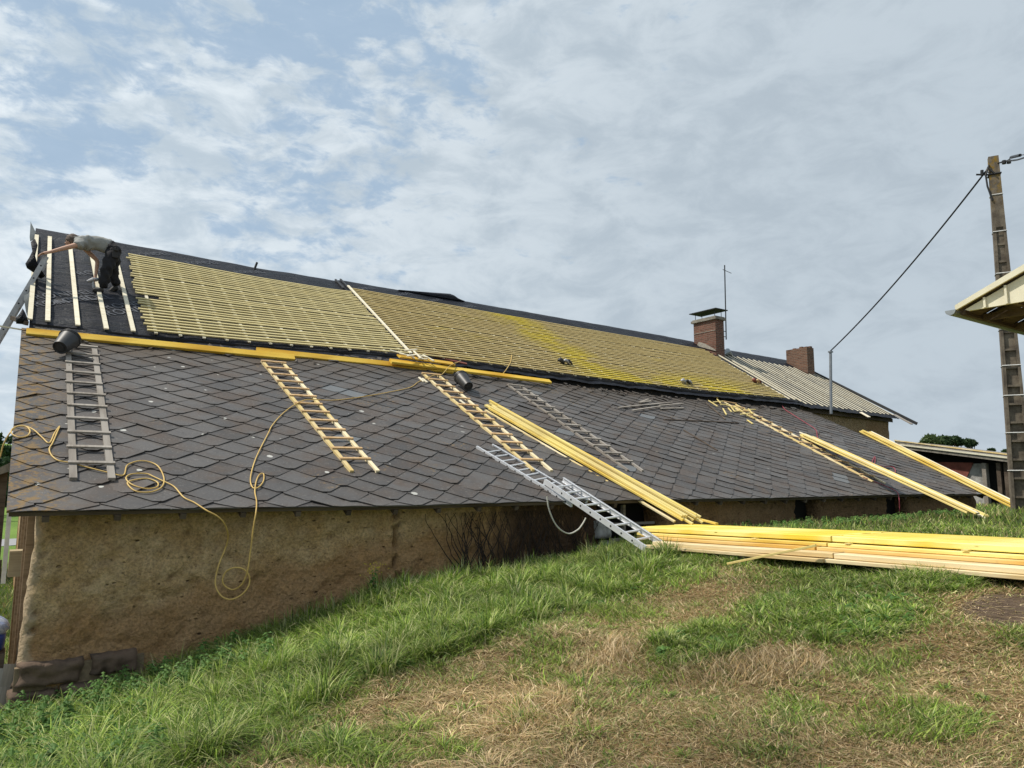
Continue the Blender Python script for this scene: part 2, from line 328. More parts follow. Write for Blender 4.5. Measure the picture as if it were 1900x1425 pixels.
M_hole=plain('dark_socket',(.015,.015,.015),.8)
M_bucket=plain('black_bucket_plastic',(.028,.029,.031),.48,0,.5,.3,9)
M_hose=plain('cream_yellow_hose',(.60,.42,.14),.5,0,.3,.2,4,(.45,.29,.08))
M_pink=plain('red_cord',(.30,.05,.07),.7)
M_rope=plain('pale_rope',(.55,.53,.47),.9)
M_cable=plain('black_cable',(.015,.016,.018),.5)
M_steel=plain('galvanised_steel',(.24,.26,.28),.5,.6,.5)
M_conc=plain('weathered_concrete',(.27,.25,.215),.95,0,.2,.5,5,(.13,.12,.10),bump=.5)
M_strap=plain('white_strap',(.7,.7,.68),.6)
M_zinc=plain('zinc',(.33,.36,.38),.5,.6,.4)
M_stone=plain('dark_sandstone',(.15,.105,.075),.95,0,.2,.5,5,(.07,.052,.040),bump=.9)
M_lime=plain('lime_mortar',(.36,.33,.28),.95,0,.1,.4,12,bump=.6)
M_mort=plain('earth_mortar',(.24,.185,.12),.95,0,.1,.4,12,bump=.6)
M_crmx=plain('cream_cladding',(.72,.69,.54),.55,0,.35,.1,3,(.62,.58,.44))
M_dark=plain('painted_shade_black',(.012,.011,.010),.9)  # near-black colour standing in for shade in the gap and interiors
M_rust=plain('rusty_brown_sheet',(.23,.075,.055),.8,0,.3,.5,3)
M_whit=plain('whitewashed_brick',(.42,.42,.40),.9,0,.2,.5,6,(.22,.21,.20),bump=.5)
M_skin=plain('skin',(.50,.29,.20),.55)
M_hair=plain('grey_brown_hair',(.14,.105,.085),.85,sc=40,var=.7)
M_shirt=plain('grey_green_tshirt',(.33,.33,.31),.9,sc=8,var=.25)
M_trou=plain('black_work_trousers',(.016,.015,.018),.85,sc=8,var=.5)
M_shoe=plain('dark_work_shoe',(.03,.028,.027),.7)
M_blue=plain('blue_plastic',(.02,.06,.30),.4)
M_wrap=plain('clear_plastic_wrap',(.48,.54,.66),.25,0,.6,.5,14,(.16,.22,.42),bump=1.0)
def concpole():
    m=MT('lichened_concrete',.95,.2); n=m.noise(5,6,.7); c=m.mix(m.ramp(n,.3,.7),(.20,.17,.13),(.085,.07,.055))
    st=m.noise(1,5,.65,m.mp((14,14,1.2))); c=m.mix(m.ramp(st,.5,.72,0,.7),c,(.07,.06,.05))
    z=m.sep()[2]; o=m.math('MULTIPLY',m.ramp(z,5.7,7.0),m.ramp(m.noise(9,5,.7),.46,.60)); c=m.mix(m.math('MULTIPLY',o,.9),c,(.24,.15,.025)); m.col(c); m.bump(n,.5,.01); return m.m
M_pole=concpole()
def brick(name,a,b,mo):
    m=MT(name,.92,.15); w=m.world(); cbn=m.n.new('ShaderNodeCombineXYZ'); s=m.sep(w); h=m.math('ADD',s[0],s[1]); m.lk(h,cbn.inputs[0]); m.lk(s[2],cbn.inputs[1])
    k=m.n.new('ShaderNodeTexBrick'); m.lk(cbn.outputs[0],k.inputs['Vector']); k.inputs['Scale'].default_value=1; k.inputs['Brick Width'].default_value=.23; k.inputs['Row Height'].default_value=.068; k.inputs['Mortar Size'].default_value=.009
    k.inputs['Color1'].default_value=(*a,1); k.inputs['Color2'].default_value=(*b,1); k.inputs['Mortar'].default_value=(*mo,1); k.inputs['Bias'].default_value=.1
    n=m.noise(4,5,.7,w); c=m.mix(m.ramp(n,.5,.75,0,.6),k.outputs[0],tuple(x*.35 for x in b)); c=m.mix(m.ramp(m.noise(9,4,.7,w),.62,.75,0,.4),c,(.40,.33,.26)); m.col(c)
    m.bump(m.math('SUBTRACT',1.0,k.outputs[1]),.8,.012); return m.m
M_brick=brick('red_chimney_brick',(.19,.085,.06),(.12,.06,.045),(.19,.15,.12))
M_brick2=brick('brown_chimney_brick',(.19,.10,.065),(.12,.065,.045),(.20,.165,.13))
# ------------------------------------------------------------ GROUND
def zones(px,py):
    """wear of the turf: 0 lush green .. 1 dry straw, plus bare-soil mask. px,py: photo-space survey of the ground"""
    bx=np.array([-200,300,560,650,760,860,950,1060,1180,1260,1330,2100]); by=np.array([1600,1455,1350,1282,1240,1210,1175,1145,1112,1075,1050,1050])
    b=np.interp(px,bx,by); d=(py-b)/70.0
    dry=1/(1+np.exp(-d*4.0))
    def ell(cx,cy,rx,ry,rot=0):
        c,s=math.cos(rot),math.sin(rot); x=(px-cx);y=(py-cy); X=(x*c+y*s)/rx; Y=(-x*s+y*c)/ry; return np.exp(-(X*X+Y*Y)**1.5)
    g=np.maximum.reduce([ell(1560,1140,200,62,-.05),ell(1300,1200,120,42,-.15),ell(1720,1075,130,30),ell(1590,1075,190,22)*.6,ell(1480,1320,60,40)*.55,ell(1180,1290,70,35)*.35,ell(1750,1340,110,30)*.6,ell(1880,1180,50,30)*.6,ell(860,1405,60,20)*.4,ell(1640,1250,60,35)*.35,ell(1420,1400,70,18)*.55,ell(640,1395,130,40)*.6])
    dry=dry*(1-g*.97)
    s=np.maximum.reduce([ell(1880,1132,110,34),ell(1500,1235,60,16)*.2,ell(1780,1265,60,20)*.5,ell(650,1420,80,20)*.3])
    t=np.maximum.reduce([ell(990,1325,125,48,-.2),ell(1400,1245,170,38,-.05),ell(1140,1215,55,32),ell(1075,1245,40,26)])
    return dry,s,t
def ground_mesh():
    n=300; u=np.linspace(-1,1,n)
    f=lambda u,c,k:c+np.sinh(u*k)/np.sinh(k)*420
    X=f(u,6,5.6); Y=f(u,5,5.6); XX,YY=np.meshgrid(X,Y,indexing='ij'); Z=terr(XX,YY)
    P=np.stack([XX,YY,Z],-1); mb=MB(); mb.grid(P)
    o=mb.build('ground',None,smooth=True)
    at=o.data.attributes.new('dry','FLOAT','POINT'); a2=o.data.attributes.new('soil','FLOAT','POINT')
    co=P.reshape(-1,3); z=co@fw; px,py=proj(co); dry,s,_=zones(px,py); near=(z>1.2)
    bank=np.clip((co[:,0]+co[:,1]*-.2)/6+.5,0,1)
    dry=np.where(near,dry,bank*.7); s=np.where(near,s,0); far=np.hypot(co[:,0],co[:,1])>26; dry=np.where(far,0.1,dry); s=np.where(far,0,s)
    at.data.foreach_set('value',dry.astype(np.float32)); a2.data.foreach_set('value',s.astype(np.float32))
    m=MT('turf_soil',.95,.1); w=m.world(); d=m.attr('dry'); so_=m.attr('soil')
    n1=m.noise(9,8,.72,w); n2=m.noise(40,5,.7,w)
    g=m.mix(m.ramp(n1,.35,.7),(.035,.055,.015),(.06,.085,.022)); st=m.mix(m.ramp(n2,.35,.65),(.13,.085,.04),(.28,.185,.085)); st=m.mix(m.ramp(n1,.5,.72,0,.7),st,(.12,.085,.045))
    c=m.mix(m.ramp(m.math('ADD',d,m.math('MULTIPLY',m.math('SUBTRACT',n1,.5),.5)),.25,.7),g,st)
    dirt=m.mix(m.ramp(n2,.35,.7),(.085,.06,.042),(.15,.11,.08)); c=m.mix(m.ramp(m.math('ADD',so_,m.math('MULTIPLY',m.math('SUBTRACT',n1,.5),.7)),.3,.55),c,dirt)
    xyz=m.sep(w); fr=m.math('MULTIPLY',m.ramp(xyz[1],24,34),1.0); fg=m.mix(m.ramp(m.noise(.06,4,.6,w),.35,.65),(.10,.17,.035),(.15,.23,.05)); c=m.mix(fr,c,fg)
    m.col(c); m.bump(n2,.9,.03); o.data.materials.append(m.m); tag(o,kind='structure'); return o
ground_mesh()
# far road across the field at the left
rd=MB(); xs=np.linspace(-90,30,60); P=np.array([[(x,y+.06*x,terr1(x,y+.06*x)+.05) for y in (44.0,49.5)] for x in xs]); rd.grid(P)
m=MT('asphalt',.9,.2); m.col(m.mix(m.noise(20,4,.6),(.30,.30,.31),(.22,.22,.23))); tag(rd.build('road',m.m),kind='structure')
# ------------------------------------------------------------ GRASS
def blades(name,n,region,hfun,wfun,cols,label,lean=.5,mask=None,seg=3,flat=0.0,seed=1):
    """one mesh of grass blades rooted on the terrain"""
    rg=np.random.default_rng(seed)
    d0,d1=region; 
    th=rg.uniform(YAW-.78,YAW+.78,n*3); 
    u=rg.uniform(0,1,n*3); r=(d0**.75+u*(d1**.75-d0**.75))**(1/.75)
    x=r*np.cos(th); y=r*np.sin(th); z=terr(x,y); P=np.stack([x,y,z],-1); px,py=proj(P)
    ok=(px>-420)&(px<2320)&(py<1640)&~((y>8.73)&(x>.25)&(x<20.6)&(y<19))&~((x>7.45)&(x<9.0)&(y>.6)&(y<8.0)&(z<-.2)&(rg.uniform(size=len(x))<.985))
    ok&=y<40
    dry,soil,tuft=zones(px,py); a=mask(px,py,dry,soil,tuft,x,y,rg.uniform(size=len(x)))
    ok&=a; idx=np.nonzero(ok)[0][:n]; x,y,z,px,py,dry,soil,tuft=[q[idx] for q in (x,y,z,px,py,dry,soil,tuft)]; k=len(x)
    h=hfun(x,y,dry,tuft,rg)*rg.uniform(.55,1.25,k); w=wfun(x,y)*rg.uniform(.7,1.3,k)
    # clumped lean direction
    ang=3*np.sin(x*2.1+1.3*y)+2.2*np.sin(y*3.3-x*1.1)+rg.normal(0,1.7,k); ln=np.abs(rg.normal(lean,.28,k))*h
    dx=np.cos(ang)*ln; dy=np.sin(ang)*ln; fa=rg.uniform(0,6.283,k); wx=np.cos(fa)*w/2; wy=np.sin(fa)*w/2
    vs=[]
    for s in range(seg+1):
        t=s/seg; wd=(1-t**1.6)*.95+.05; bx=x+dx*t**1.7; by=y+dy*t**1.7; bz=z-.01+h*(t-flat*t*t)*(1-.22*t*np.minimum(ln/h,1.2))
        vs.append(np.stack([bx-wx*wd,by-wy*wd,bz],-1)); vs.append(np.stack([bx+wx*wd,by+wy*wd,bz],-1))
    Vt=np.stack(vs,1).reshape(-1,3); nv=2*(seg+1)
    base=(np.arange(k)*nv)[:,None,None]; q=np.array([[2*s,2*s+1,2*s+3,2*s+2] for s in range(seg)])[None]; Fc=(base+q).reshape(-1)
    me=bpy.data.meshes.new(name); me.vertices.add(len(Vt)); me.vertices.foreach_set('co',Vt.astype(np.float32).ravel())
    nf=k*seg; me.loops.add(nf*4); me.loops.foreach_set('vertex_index',Fc.astype(np.int32)); me.polygons.add(nf); me.polygons.foreach_set('loop_start',(np.arange(nf)*4).astype(np.int32)); me.polygons.foreach_set('loop_total',np.full(nf,4,np.int32)); me.update(calc_edges=True)
    C=cols(dry,tuft,rg,k,x,y); C=np.repeat(C,nv,0); C=np.concatenate([C,np.ones((len(C),1))],1)
    at=me.color_attributes.new('col','FLOAT_COLOR','POINT'); at.data.foreach_set('color',C.astype(np.float32).ravel())
    me.materials.append(M_grass); o=bpy.data.objects.new(name,me); COL.objects.link(o); tag(o,label,'grass',kind='stuff'); print(name,k); return o
gm=MT('grass_blade',.55,.25); gm.col(gm.attr('col','Color'))
tr=gm.n.new('ShaderNodeBsdfTranslucent'); gm.lk(gm.attr('col','Color'),tr.inputs[0]); mx=gm.n.new('ShaderNodeMixShader'); mx.inputs[0].default_value=.32; gm.lk(gm.b.outputs[0],mx.inputs[1]); gm.lk(tr.outputs[0],mx.inputs[2]); gm.lk(mx.outputs[0],gm.n['Material Output'].inputs[0]); M_grass=gm.m
def pal(rg,k,cs,x,y):
    cs=np.array(cs); i=rg.integers(0,len(cs),k); c=cs[i]*rg.uniform(.65,1.3,(k,1)); pn=.5+.5*np.sin(1.7*x+.6*np.sin(2.3*y))*np.sin(2.1*y+.8*x); return c*(.75+.5*pn)[:,None]
GREENS=[(.13,.22,.025),(.19,.29,.04),(.26,.37,.06),(.34,.42,.09),(.065,.13,.025),(.46,.49,.20),(.15,.24,.055)]
STRAW=[(.54,.40,.22),(.43,.31,.15),(.66,.52,.32),(.26,.18,.09),(.50,.39,.23),(.28,.26,.09)]
MIX=[(.19,.22,.07),(.26,.25,.10),(.14,.18,.05),(.34,.29,.14),(.40,.32,.16)]
def near_w(x,y): return .0035+.0011*np.hypot(x,y)
def bankh(x,y,dry,tuft,rg):
    h=.14+.07*np.sin(2.3*x+1.1*y)*np.sin(1.9*y-.7*x); h+=.10*np.exp(-((y-8.3)/.8)**2)*(x<9); h=np.where(x>9,h*.55,h); return np.clip(h,.06,.5)*np.clip(1-.7*dry,.3,1)
blades('long_grass',150000,(3.2,13.5),bankh,lambda x,y:near_w(x,y)*1.15,lambda d,t,rg,k,x,y:pal(rg,k,GREENS+GREENS+[(.42,.40,.20),(.5,.44,.26)],x,y),'long lush green grass on the bank below the earth wall',lean=.75,flat=.2,
    mask=lambda px,py,d,s,t,x,y,q:(q>np.clip(d*1.5-.1,0,1))&(s<.35)&((x<9.5)|(q<.55)),seed=3)
blades('far_grass',40000,(11,34),lambda x,y,d,t,rg:np.full(len(x),.13),lambda x,y:near_w(x,y)*1.1,lambda d,t,rg,k,x,y:pal(rg,k,GREENS+MIX,x,y),'green grass beyond the lumber stack and around the yard',lean=.5,
    mask=lambda px,py,d,s,t,x,y,q:(s<.4),seed=4)
blades('short_turf',130000,(2.0,12.5),lambda x,y,d,t,rg:.05+.02*np.sin(5*x)*np.sin(4*y)+.035*(1-d),lambda x,y:near_w(x,y)*.9,lambda d,t,rg,k,x,y:np.where((rg.uniform(size=k)<d*.86)[:,None],pal(rg,k,STRAW+MIX[:3],x,y),pal(rg,k,GREENS+MIX[:2],x,y)),'short worn turf, half green and half dry, in the foreground',lean=1.0,flat=.1,
    mask=lambda px,py,d,s,t,x,y,q:(d>.12)&(q>s*1.3),seed=5)
blades('dry_thatch',120000,(2.0,12.5),lambda x,y,d,t,rg:.035+.02*rg.uniform(size=len(x)),lambda x,y:near_w(x,y)*.8,lambda d,t,rg,k,x,y:pal(rg,k,STRAW,x,y),'flattened straw coloured dead grass in the foreground',lean=2.6,flat=.55,
    mask=lambda px,py,d,s,t,x,y,q:(d>.3)&(q<d*1.1)&(s<.35+1.1*q),seed=6)
blades('straw_tufts',46000,(2.2,9),lambda x,y,d,t,rg:.05+.08*t,lambda x,y:near_w(x,y)*.7,lambda d,t,rg,k,x,y:pal(rg,k,STRAW[:5]+[(.55,.38,.17),(.75,.60,.38)],x,y),'upright tufts of blond dry grass in the foreground',lean=.9,
    mask=lambda px,py,d,s,t,x,y,q:(q<(t-.12)*.95),seed=8)
blades('trodden_green_grass',45000,(2.0,11),lambda x,y,d,t,rg:.09+.05*np.sin(3.7*x)*np.sin(4.3*y),lambda x,y:near_w(x,y),lambda d,t,rg,k,x,y:pal(rg,k,GREENS[:4]+MIX[:3],x,y),'scattered green tufts growing through the dry turf',lean=.8,
    mask=lambda px,py,d,s,t,x,y,q:(d>.1)&(np.sin(3.1*x+1.7*np.sin(2*y))*np.sin(2.9*y+1.1*x)+.35*(1-d)*2>.50)&(s<.4)&(t<.5),seed=9)
def tufts(name,spots,nb,hs,colset,label,w0=.0045,seed=1,spread=.05,lean=.8):
    rg=np.random.default_rng(seed); X=[];Y=[];H=[];A=[];Ln=[]
    for (x,y,sc) in spots:
        n=int(nb*rg.uniform(.6,1.3)); a=rg.uniform(0,6.283,n); rr=np.abs(rg.normal(0,spread*sc,n)); X.append(x+rr*np.cos(a)); Y.append(y+rr*np.sin(a)); H.append(hs*sc*rg.uniform(.55,1.2,n)); A.append(a+rg.normal(0,.6,n)); Ln.append(np.abs(rg.normal(lean,.35,n)))
    x,y,h,ang,ln=[np.concatenate(q) for q in (X,Y,H,A,Ln)]; k=len(x); z=terr(x,y); w=(w0+.0009*np.hypot(x,y))*rg.uniform(.7,1.3,k); L=ln*h; dx=np.cos(ang)*L; dy=np.sin(ang)*L; fa=ang+1.57; wx=np.cos(fa)*w/2; wy=np.sin(fa)*w/2; seg=4; vs=[]
    for s in range(seg+1):
        t=s/seg; wd=(1-t**1.6)*.95+.05; bx=x+dx*t**1.8; by=y+dy*t**1.8; bz=z-.01+h*(t-.42*t**3*np.minimum(ln,1.6))
        vs.append(np.stack([bx-wx*wd,by-wy*wd,bz],-1)); vs.append(np.stack([bx+wx*wd,by+wy*wd,bz],-1))
    Vt=np.stack(vs,1).reshape(-1,3); nv=2*(seg+1); base=(np.arange(k)*nv)[:,None,None]; q=np.array([[2*s,2*s+1,2*s+3,2*s+2] for s in range(seg)])[None]; Fc=(base+q).reshape(-1)
    me=bpy.data.meshes.new(name); me.vertices.add(len(Vt)); me.vertices.foreach_set('co',Vt.astype(np.float32).ravel()); nf=k*seg; me.loops.add(nf*4); me.loops.foreach_set('vertex_index',Fc.astype(np.int32)); me.polygons.add(nf); me.polygons.foreach_set('loop_start',(np.arange(nf)*4).astype(np.int32)); me.polygons.foreach_set('loop_total',np.full(nf,4,np.int32)); me.update(calc_edges=True)
    C=pal(rg,k,colset,x,y); C=np.repeat(C,nv,0); C=np.concatenate([C,np.ones((len(C),1))],1); at=me.color_attributes.new('col','FLOAT_COLOR','POINT'); at.data.foreach_set('color',C.astype(np.float32).ravel()); me.materials.append(M_grass); o=bpy.data.objects.new(name,me); COL.objects.link(o); tag(o,label,'grass',kind='stuff'); print(name,k)
def spots(n,cond,seed,r0_=2.2,r1=13):
    rg=np.random.default_rng(seed); th=rg.uniform(YAW-.75,YAW+.75,n*4); r=(r0_**.9+rg.uniform(0,1,n*4)*(r1**.9-r0_**.9))**(1/.9); x=r*np.cos(th); y=r*np.sin(th); z=terr(x,y); px,py=proj(np.stack([x,y,z],-1)); dry,so_,t=zones(px,py)
    ok=(y<8.6)&(px>-300)&(px<2200)&~((x>7.3)&(x<9.1)&(y>.5)&(y<8.0))&cond(x,y,dry,so_,t,rg.uniform(size=len(x)))
    i=np.nonzero(ok)[0][:n]; return [(x[j],y[j],rg.uniform(.6,1.35)*(1 if py[j]-(1640-.47*px[j])<0 or px[j]<1100 else .48)) for j in i]
tufts('green_tufts',spots(620,lambda x,y,d,s,t,q:(d<.45)&(x<9),11),85,.25,GREENS+[(.42,.44,.20)],'tall arching green tufts on the bank below the wall',seed=12,spread=.06)
tufts('wall_grass',[(x_,8.35+random.uniform(-.35,.2),random.uniform(.7,1.5)) for x_ in np.arange(.9,7.6,.09)],70,.26,GREENS+[(.45,.45,.25),(.5,.46,.28)],'tall seeding grass standing along the foot of the earth wall',seed=13,spread=.05,lean=.55)
tufts('small_green_tufts',spots(420,lambda x,y,d,s,t,q:(d>.35)&(s<.4)&(q<.5+.5*(1-d)),14),42,.10,GREENS[:5]+MIX[:3],'small green tufts dotted through the dry turf',seed=15,spread=.05,lean=1.1)
tufts('straw_clumps',spots(520,lambda x,y,d,s,t,q:(d>.6)&(s<.5),16),46,.085,STRAW+[(.66,.50,.28)],'small clumps of dead blond grass in the foreground',seed=17,spread=.06,lean=1.7)
# ------------------------------------------------------------ FARMHOUSE
house=empty('farmhouse',(0,8.75,-2.4),label='long low farmhouse with a slate lean-to roof and a stripped main roof under new battens',cat='farmhouse')
def part(mb,name,mat,smooth=False,color=False,parent=house):
    o=mb.build(name,mat,None,smooth,color=color)
    o.parent=parent
    # keep the part where it was modelled: parents are moved, never rotated
    pm=parent.matrix_world
    q=parent
    o.matrix_basis=pm.inverted(); return o
def vnoise(p,s,o=4): return noise.fractal(Vector([float(c)*s for c in p]),1.0,2.0,o)
# lean-to slates: every diamond a thin slab
sl=MB(); Wd=.2735; hs=.2165; Ls=math.hypot(YLT-YE,2.70); du=np.array([0,(YLT-YE)/Ls,0.]) 
def LP(X,s,n=0.):
    Y=YE+s*(YLT-YE)/Ls; return np.array([X,Y,leanz(X,Y)])+nL*n
T=.021; nrow=int(Ls/hs)+1
for r_ in range(-1,nrow):
    s0=.16-hs+r_*hs; off=.255 if r_%2 else .528
    for c_ in range(-1,40):
        Xc=off+c_*Wd*2+random.gauss(0,.006)
        xr=20.55+ max(0,s0)*.16
        if Xc<-.2 or Xc>xr+.25: continue
        j=random.gauss(0,.006); tl=random.gauss(0,.0022); cw=.05; e=.006
        sb=s0+j; ov=.06
        pts=[(-cw,0),(cw,0),(Wd-e,hs*.88),(Wd-e,hs*1.05),(cw,2*hs+ov),(-cw,2*hs+ov),(-Wd+e,hs*1.05),(-Wd+e,hs*.88)]
        ro=random.gauss(0,.008)+(random.random()<.05)*random.gauss(0,.05); sb-=(random.random()<.05)*random.uniform(.01,.05); tl+=(random.random()<.06)*random.gauss(0,.006)
        q=[]
        for (a,b) in pts:
            a2=a-b*ro; b2=b+a*ro; X=min(max(Xc+a2,.03),xr); s=min(max(sb+b2,0.0),Ls)
            q.append((X,s,b))
        # drop slivers
        if max(v[0] for v in q)-min(v[0] for v in q)<.02 or max(v[1] for v in q)-min(v[1] for v in q)<.02: continue
        up=[];lo=[]
        for X,s,b in q:
            hh=T*(1-b/(2*hs))+tl*(X-Xc)/Wd*2+.006; up.append(LP(X,s,hh)); lo.append(LP(X,s,hh-.009))
        sl.cur=random.random(); n_=8
        sl.add(up+lo,[tuple(range(8)),tuple(range(15,7,-1))]+[(i,8+i,8+(i+1)%8,(i+1)%8) for i in range(8)])
part(sl,'lean_to_slates',M_slate,color=True)
dk=MB(); xs=np.linspace(.05,20.5,42)
for k in range(len(xs)-1):
    a,b=xs[k],xs[k+1]; e1=.16*Ls if k==len(xs)-2 else 0
    dk.add([LP(a,.03,-.05),LP(b,.03,-.05),LP(b+e1,Ls,-.05),LP(a,Ls,-.05),LP(a,.03,-.008),LP(b,.03,-.008),LP(b+e1,Ls,-.008),LP(a,Ls,-.008)],[(0,1,2,3),(4,5,6,7),(0,1,5,4),(1,2,6,5),(2,3,7,6),(3,0,4,7)])
part(dk,'roof_sarking',M_dkw)
# rafter ends / brackets under the eave
for X in np.arange(.35,20.4,.62):
    rf=MB(); rf.bar(LP(X,.02,-.085),LP(X,.34,-.085),.06,.06,nL); part(rf,'rafter_tail',M_dkw)
# main roof membrane
def mpt(X,f,n=0.): 
    Y=YBK+f*(YRG-YBK); return np.array([X,Y,float(mainz(X,Y))])+nM*n
def memsheet(X0,X1,nx,nf,amp,fun=None):
    P=np.zeros((nx,nf+10,3)); xs=np.linspace(X0,X1,nx)
    for i,X in enumerate(xs):
        for j in range(nf+10):
            f=-.045+ (1.045)*j/(nf-1)
            if f<=1:
                w=vnoise((X*.9,f*7.5,1.3),1.0,4)*amp+abs(math.sin((X-.2)*math.pi/.82))*-.012
                w+= (-.03+.03*vnoise((X*2.2,9,2),1,3))*max(0,(0.02-f)/.065)
                edge=max(0,min(1,(1-f)/.1)); P[i,j]=mpt(X,f,.012+w*edge)
            else:
                b=(f-1)*4.4; P[i,j]=np.array([X,YRG+b,zR(X)+.012-b*.64])
            if f>.93: P[i,j,2]+=.012*vnoise((X*1.1,0,4),1,3)
    return P
a=MB(); a.grid(memsheet(.13,21.25,330,44,.030)); part(a,'roof_membrane',M_mem,True)
a=MB(); a.grid(memsheet(21.3,27.2,60,26,.015)); part(a,'roof_membrane',M_mem,True)
# solid under the membrane: deck, rear slope and gables so nothing is hollow
dkk=MB()
for X0,X1 in((.2,21.2),(21.35,27.15)):
    xs=np.linspace(X0,X1,12)
    for A,B in zip(xs[:-1],xs[1:]):
        def sec(X): 
            zb=zB(X); zr=zR(X); return [np.array([X,YBK+.05,zb-.12]),np.array([X,YRG,zr-.09]),np.array([X,23.05,zb-.12]),np.array([X,23.05,zb-.28]),np.array([X,YRG,zr-.27]),np.array([X,YBK+.05,zb-.26])]
        s1=sec(A);s2=sec(B); dkk.add(s1+s2,[(0,1,2,3,4,5),(11,10,9,8,7,6)]+[(i,(i+1)%6,6+(i+1)%6,6+i) for i in range(6)])
part(dkk,'roof_deck',M_dkw)
# membrane rear + loose flap along the ridge
fl=MB(); base=[];tp=[]
for px,py in((738,538),(770,540),(800,542.5),(822,544),(835,545),(843,548),(851,554),(860,559)):
    t_=atY(px,py,YRG-.02); tp.append(t_); base.append(np.array([t_[0],YRG-.10,zR(t_[0])-.02]))
nf_=len(tp); P=np.zeros((nf_,5,3))
for i in range(nf_):
    back=np.array([tp[i][0]+.1,YRG+.45,zR(tp[i][0])-.26])
    P[i,0]=base[i]; P[i,1]=base[i]*.45+tp[i]*.55+np.array([0,-.05,0]); P[i,2]=tp[i]; P[i,3]=tp[i]*.5+back*.5+np.array([0,.05,.06]); P[i,4]=back
fl.grid(P); part(fl,'loose_membrane_flap',M_mem,True)
# batten helper following the roof lines
def strip(mb,X0,X1,f,off,w,t,step=.6,fw_=None):
    n=max(1,int((X1-X0)/step)); xs=np.linspace(X0,X1,n+1); Lm=5.23; rings=[]
    for X in xs:
        n0=vnoise((X*.5,f*31,7),1,2)*.006
        ff=f+n0/Lm; df=w/2/Lm; rings.append([mpt(X,ff-df,off),mpt(X,ff+df,off),mpt(X,ff+df,off+t),mpt(X,ff-df,off+t)])
    for i in range(n): mb.add(rings[i]+rings[i+1],[(0,1,5,4),(1,2,6,5),(2,3,7,6),(3,0,4,7)])
    mb.add(rings[0]+rings[-1],[(3,2,1,0),(4,5,6,7)])
def slat(mb,X,f0,f1,off,w,t,X2=None):
    X2=X if X2 is None else X2
    a_=mpt(X,f0,off+t/2); b_=mpt(X2,f1,off+t/2); mb.bar(a_,b_,w,t,nM)
# five open counter battens at the left end (surveyed) 
for (xb,yb),(xt,yt) in (((55,597),(68,440)),((88,600),(92,443)),((144,608),(130,463)),((197,615),(169,475)),((247,619),(216,487))):
    p1=mainp(xb,yb); p2=mainp(xt,yt); b=MB(); b.bar(p1+nM*.045,p2+nM*.045,.072,.026,nM); part(b,'counter_batten',M_cbat)
xsA=list(np.arange(2.03,7.0,.408)); xsB=[7.5+.428*i for i in range(32)]
for X in xsA:
    b=MB(); slat(b,X,.005,.84+random.uniform(0,.012)-.009*(X-2),.014,.055,.026); part(b,'counter_batten',M_cbat)
for X in xsB:
    b=MB(); slat(b,X,.005,.862-.0062*min(X-7,12)+random.uniform(0,.01),.014,.055,.026); part(b,'counter_batten',M_cbat)
# seam board between the two roof sections
b=MB(); slat(b,7.09,.0,.875,.055,.06,.03,7.12); part(b,'seam_batten',M_cbat)
b=MB(); slat(b,6.98,.86,1.0,.02,.05,.03); slat(b,7.12,.86,1.0,.02,.05,.03); part(b,'seam_flashing',M_bucket)
NR=31
for i in range(NR):
    f=.018+i*(.835-.018)/(NR-1); x0=1.84+random.uniform(-.03,.05); fA=f
    jo=[random.gauss(0,.0022) for _ in range(12)]; jph=random.uniform(0,2.3)
    if i==12: x0=2.25
    if i<3: x0+=.03
    # section A slopes gently off parallel so it ends a little lower by the seam
    b=MB(); n=9; xs=np.linspace(x0,7.04+random.uniform(-.02,.03),n+1); rings=[]
    for X in xs:
        ff=f*(1-.010*(X-1.84))+jo[int((X+jph)/2.3)%12] ; df=.049/2/5.23; rings.append([mpt(X,ff-df,.040),mpt(X,ff+df,.040),mpt(X,ff+df,.064),mpt(X,ff-df,.064)])
    for k in range(n): b.add(rings[k]+rings[k+1],[(0,1,5,4),(1,2,6,5),(2,3,7,6),(3,0,4,7)])
    b.add(rings[0]+rings[-1],[(3,2,1,0),(4,5,6,7)]); part(b,'roof_batten',M_batA)
for i in range(NR+1):
    jo=[random.gauss(0,.0022) for _ in range(12)]; jph=random.uniform(0,2.3)
    f=.012+i*(.85-.012)/NR; b=MB(); n=26; xe=20.62+.30*(f)+random.uniform(-.10,.06); xs=np.linspace(7.18,xe,n+1); rings=[]
    for X in xs:
        ff=f*(1-.0056*min(X-7.18,12))+jo[int((X+jph)/2.3)%12]; df=.049/2/5.23; rings.append([mpt(X,ff-df,.040),mpt(X,ff+df,.040),mpt(X,ff+df,.064),mpt(X,ff-df,.064)])
    for k in range(n): b.add(rings[k]+rings[k+1],[(0,1,5,4),(1,2,6,5),(2,3,7,6),(3,0,4,7)])
    b.add(rings[0]+rings[-1],[(3,2,1,0),(4,5,6,7)]); part(b,'roof_batten',M_batB)
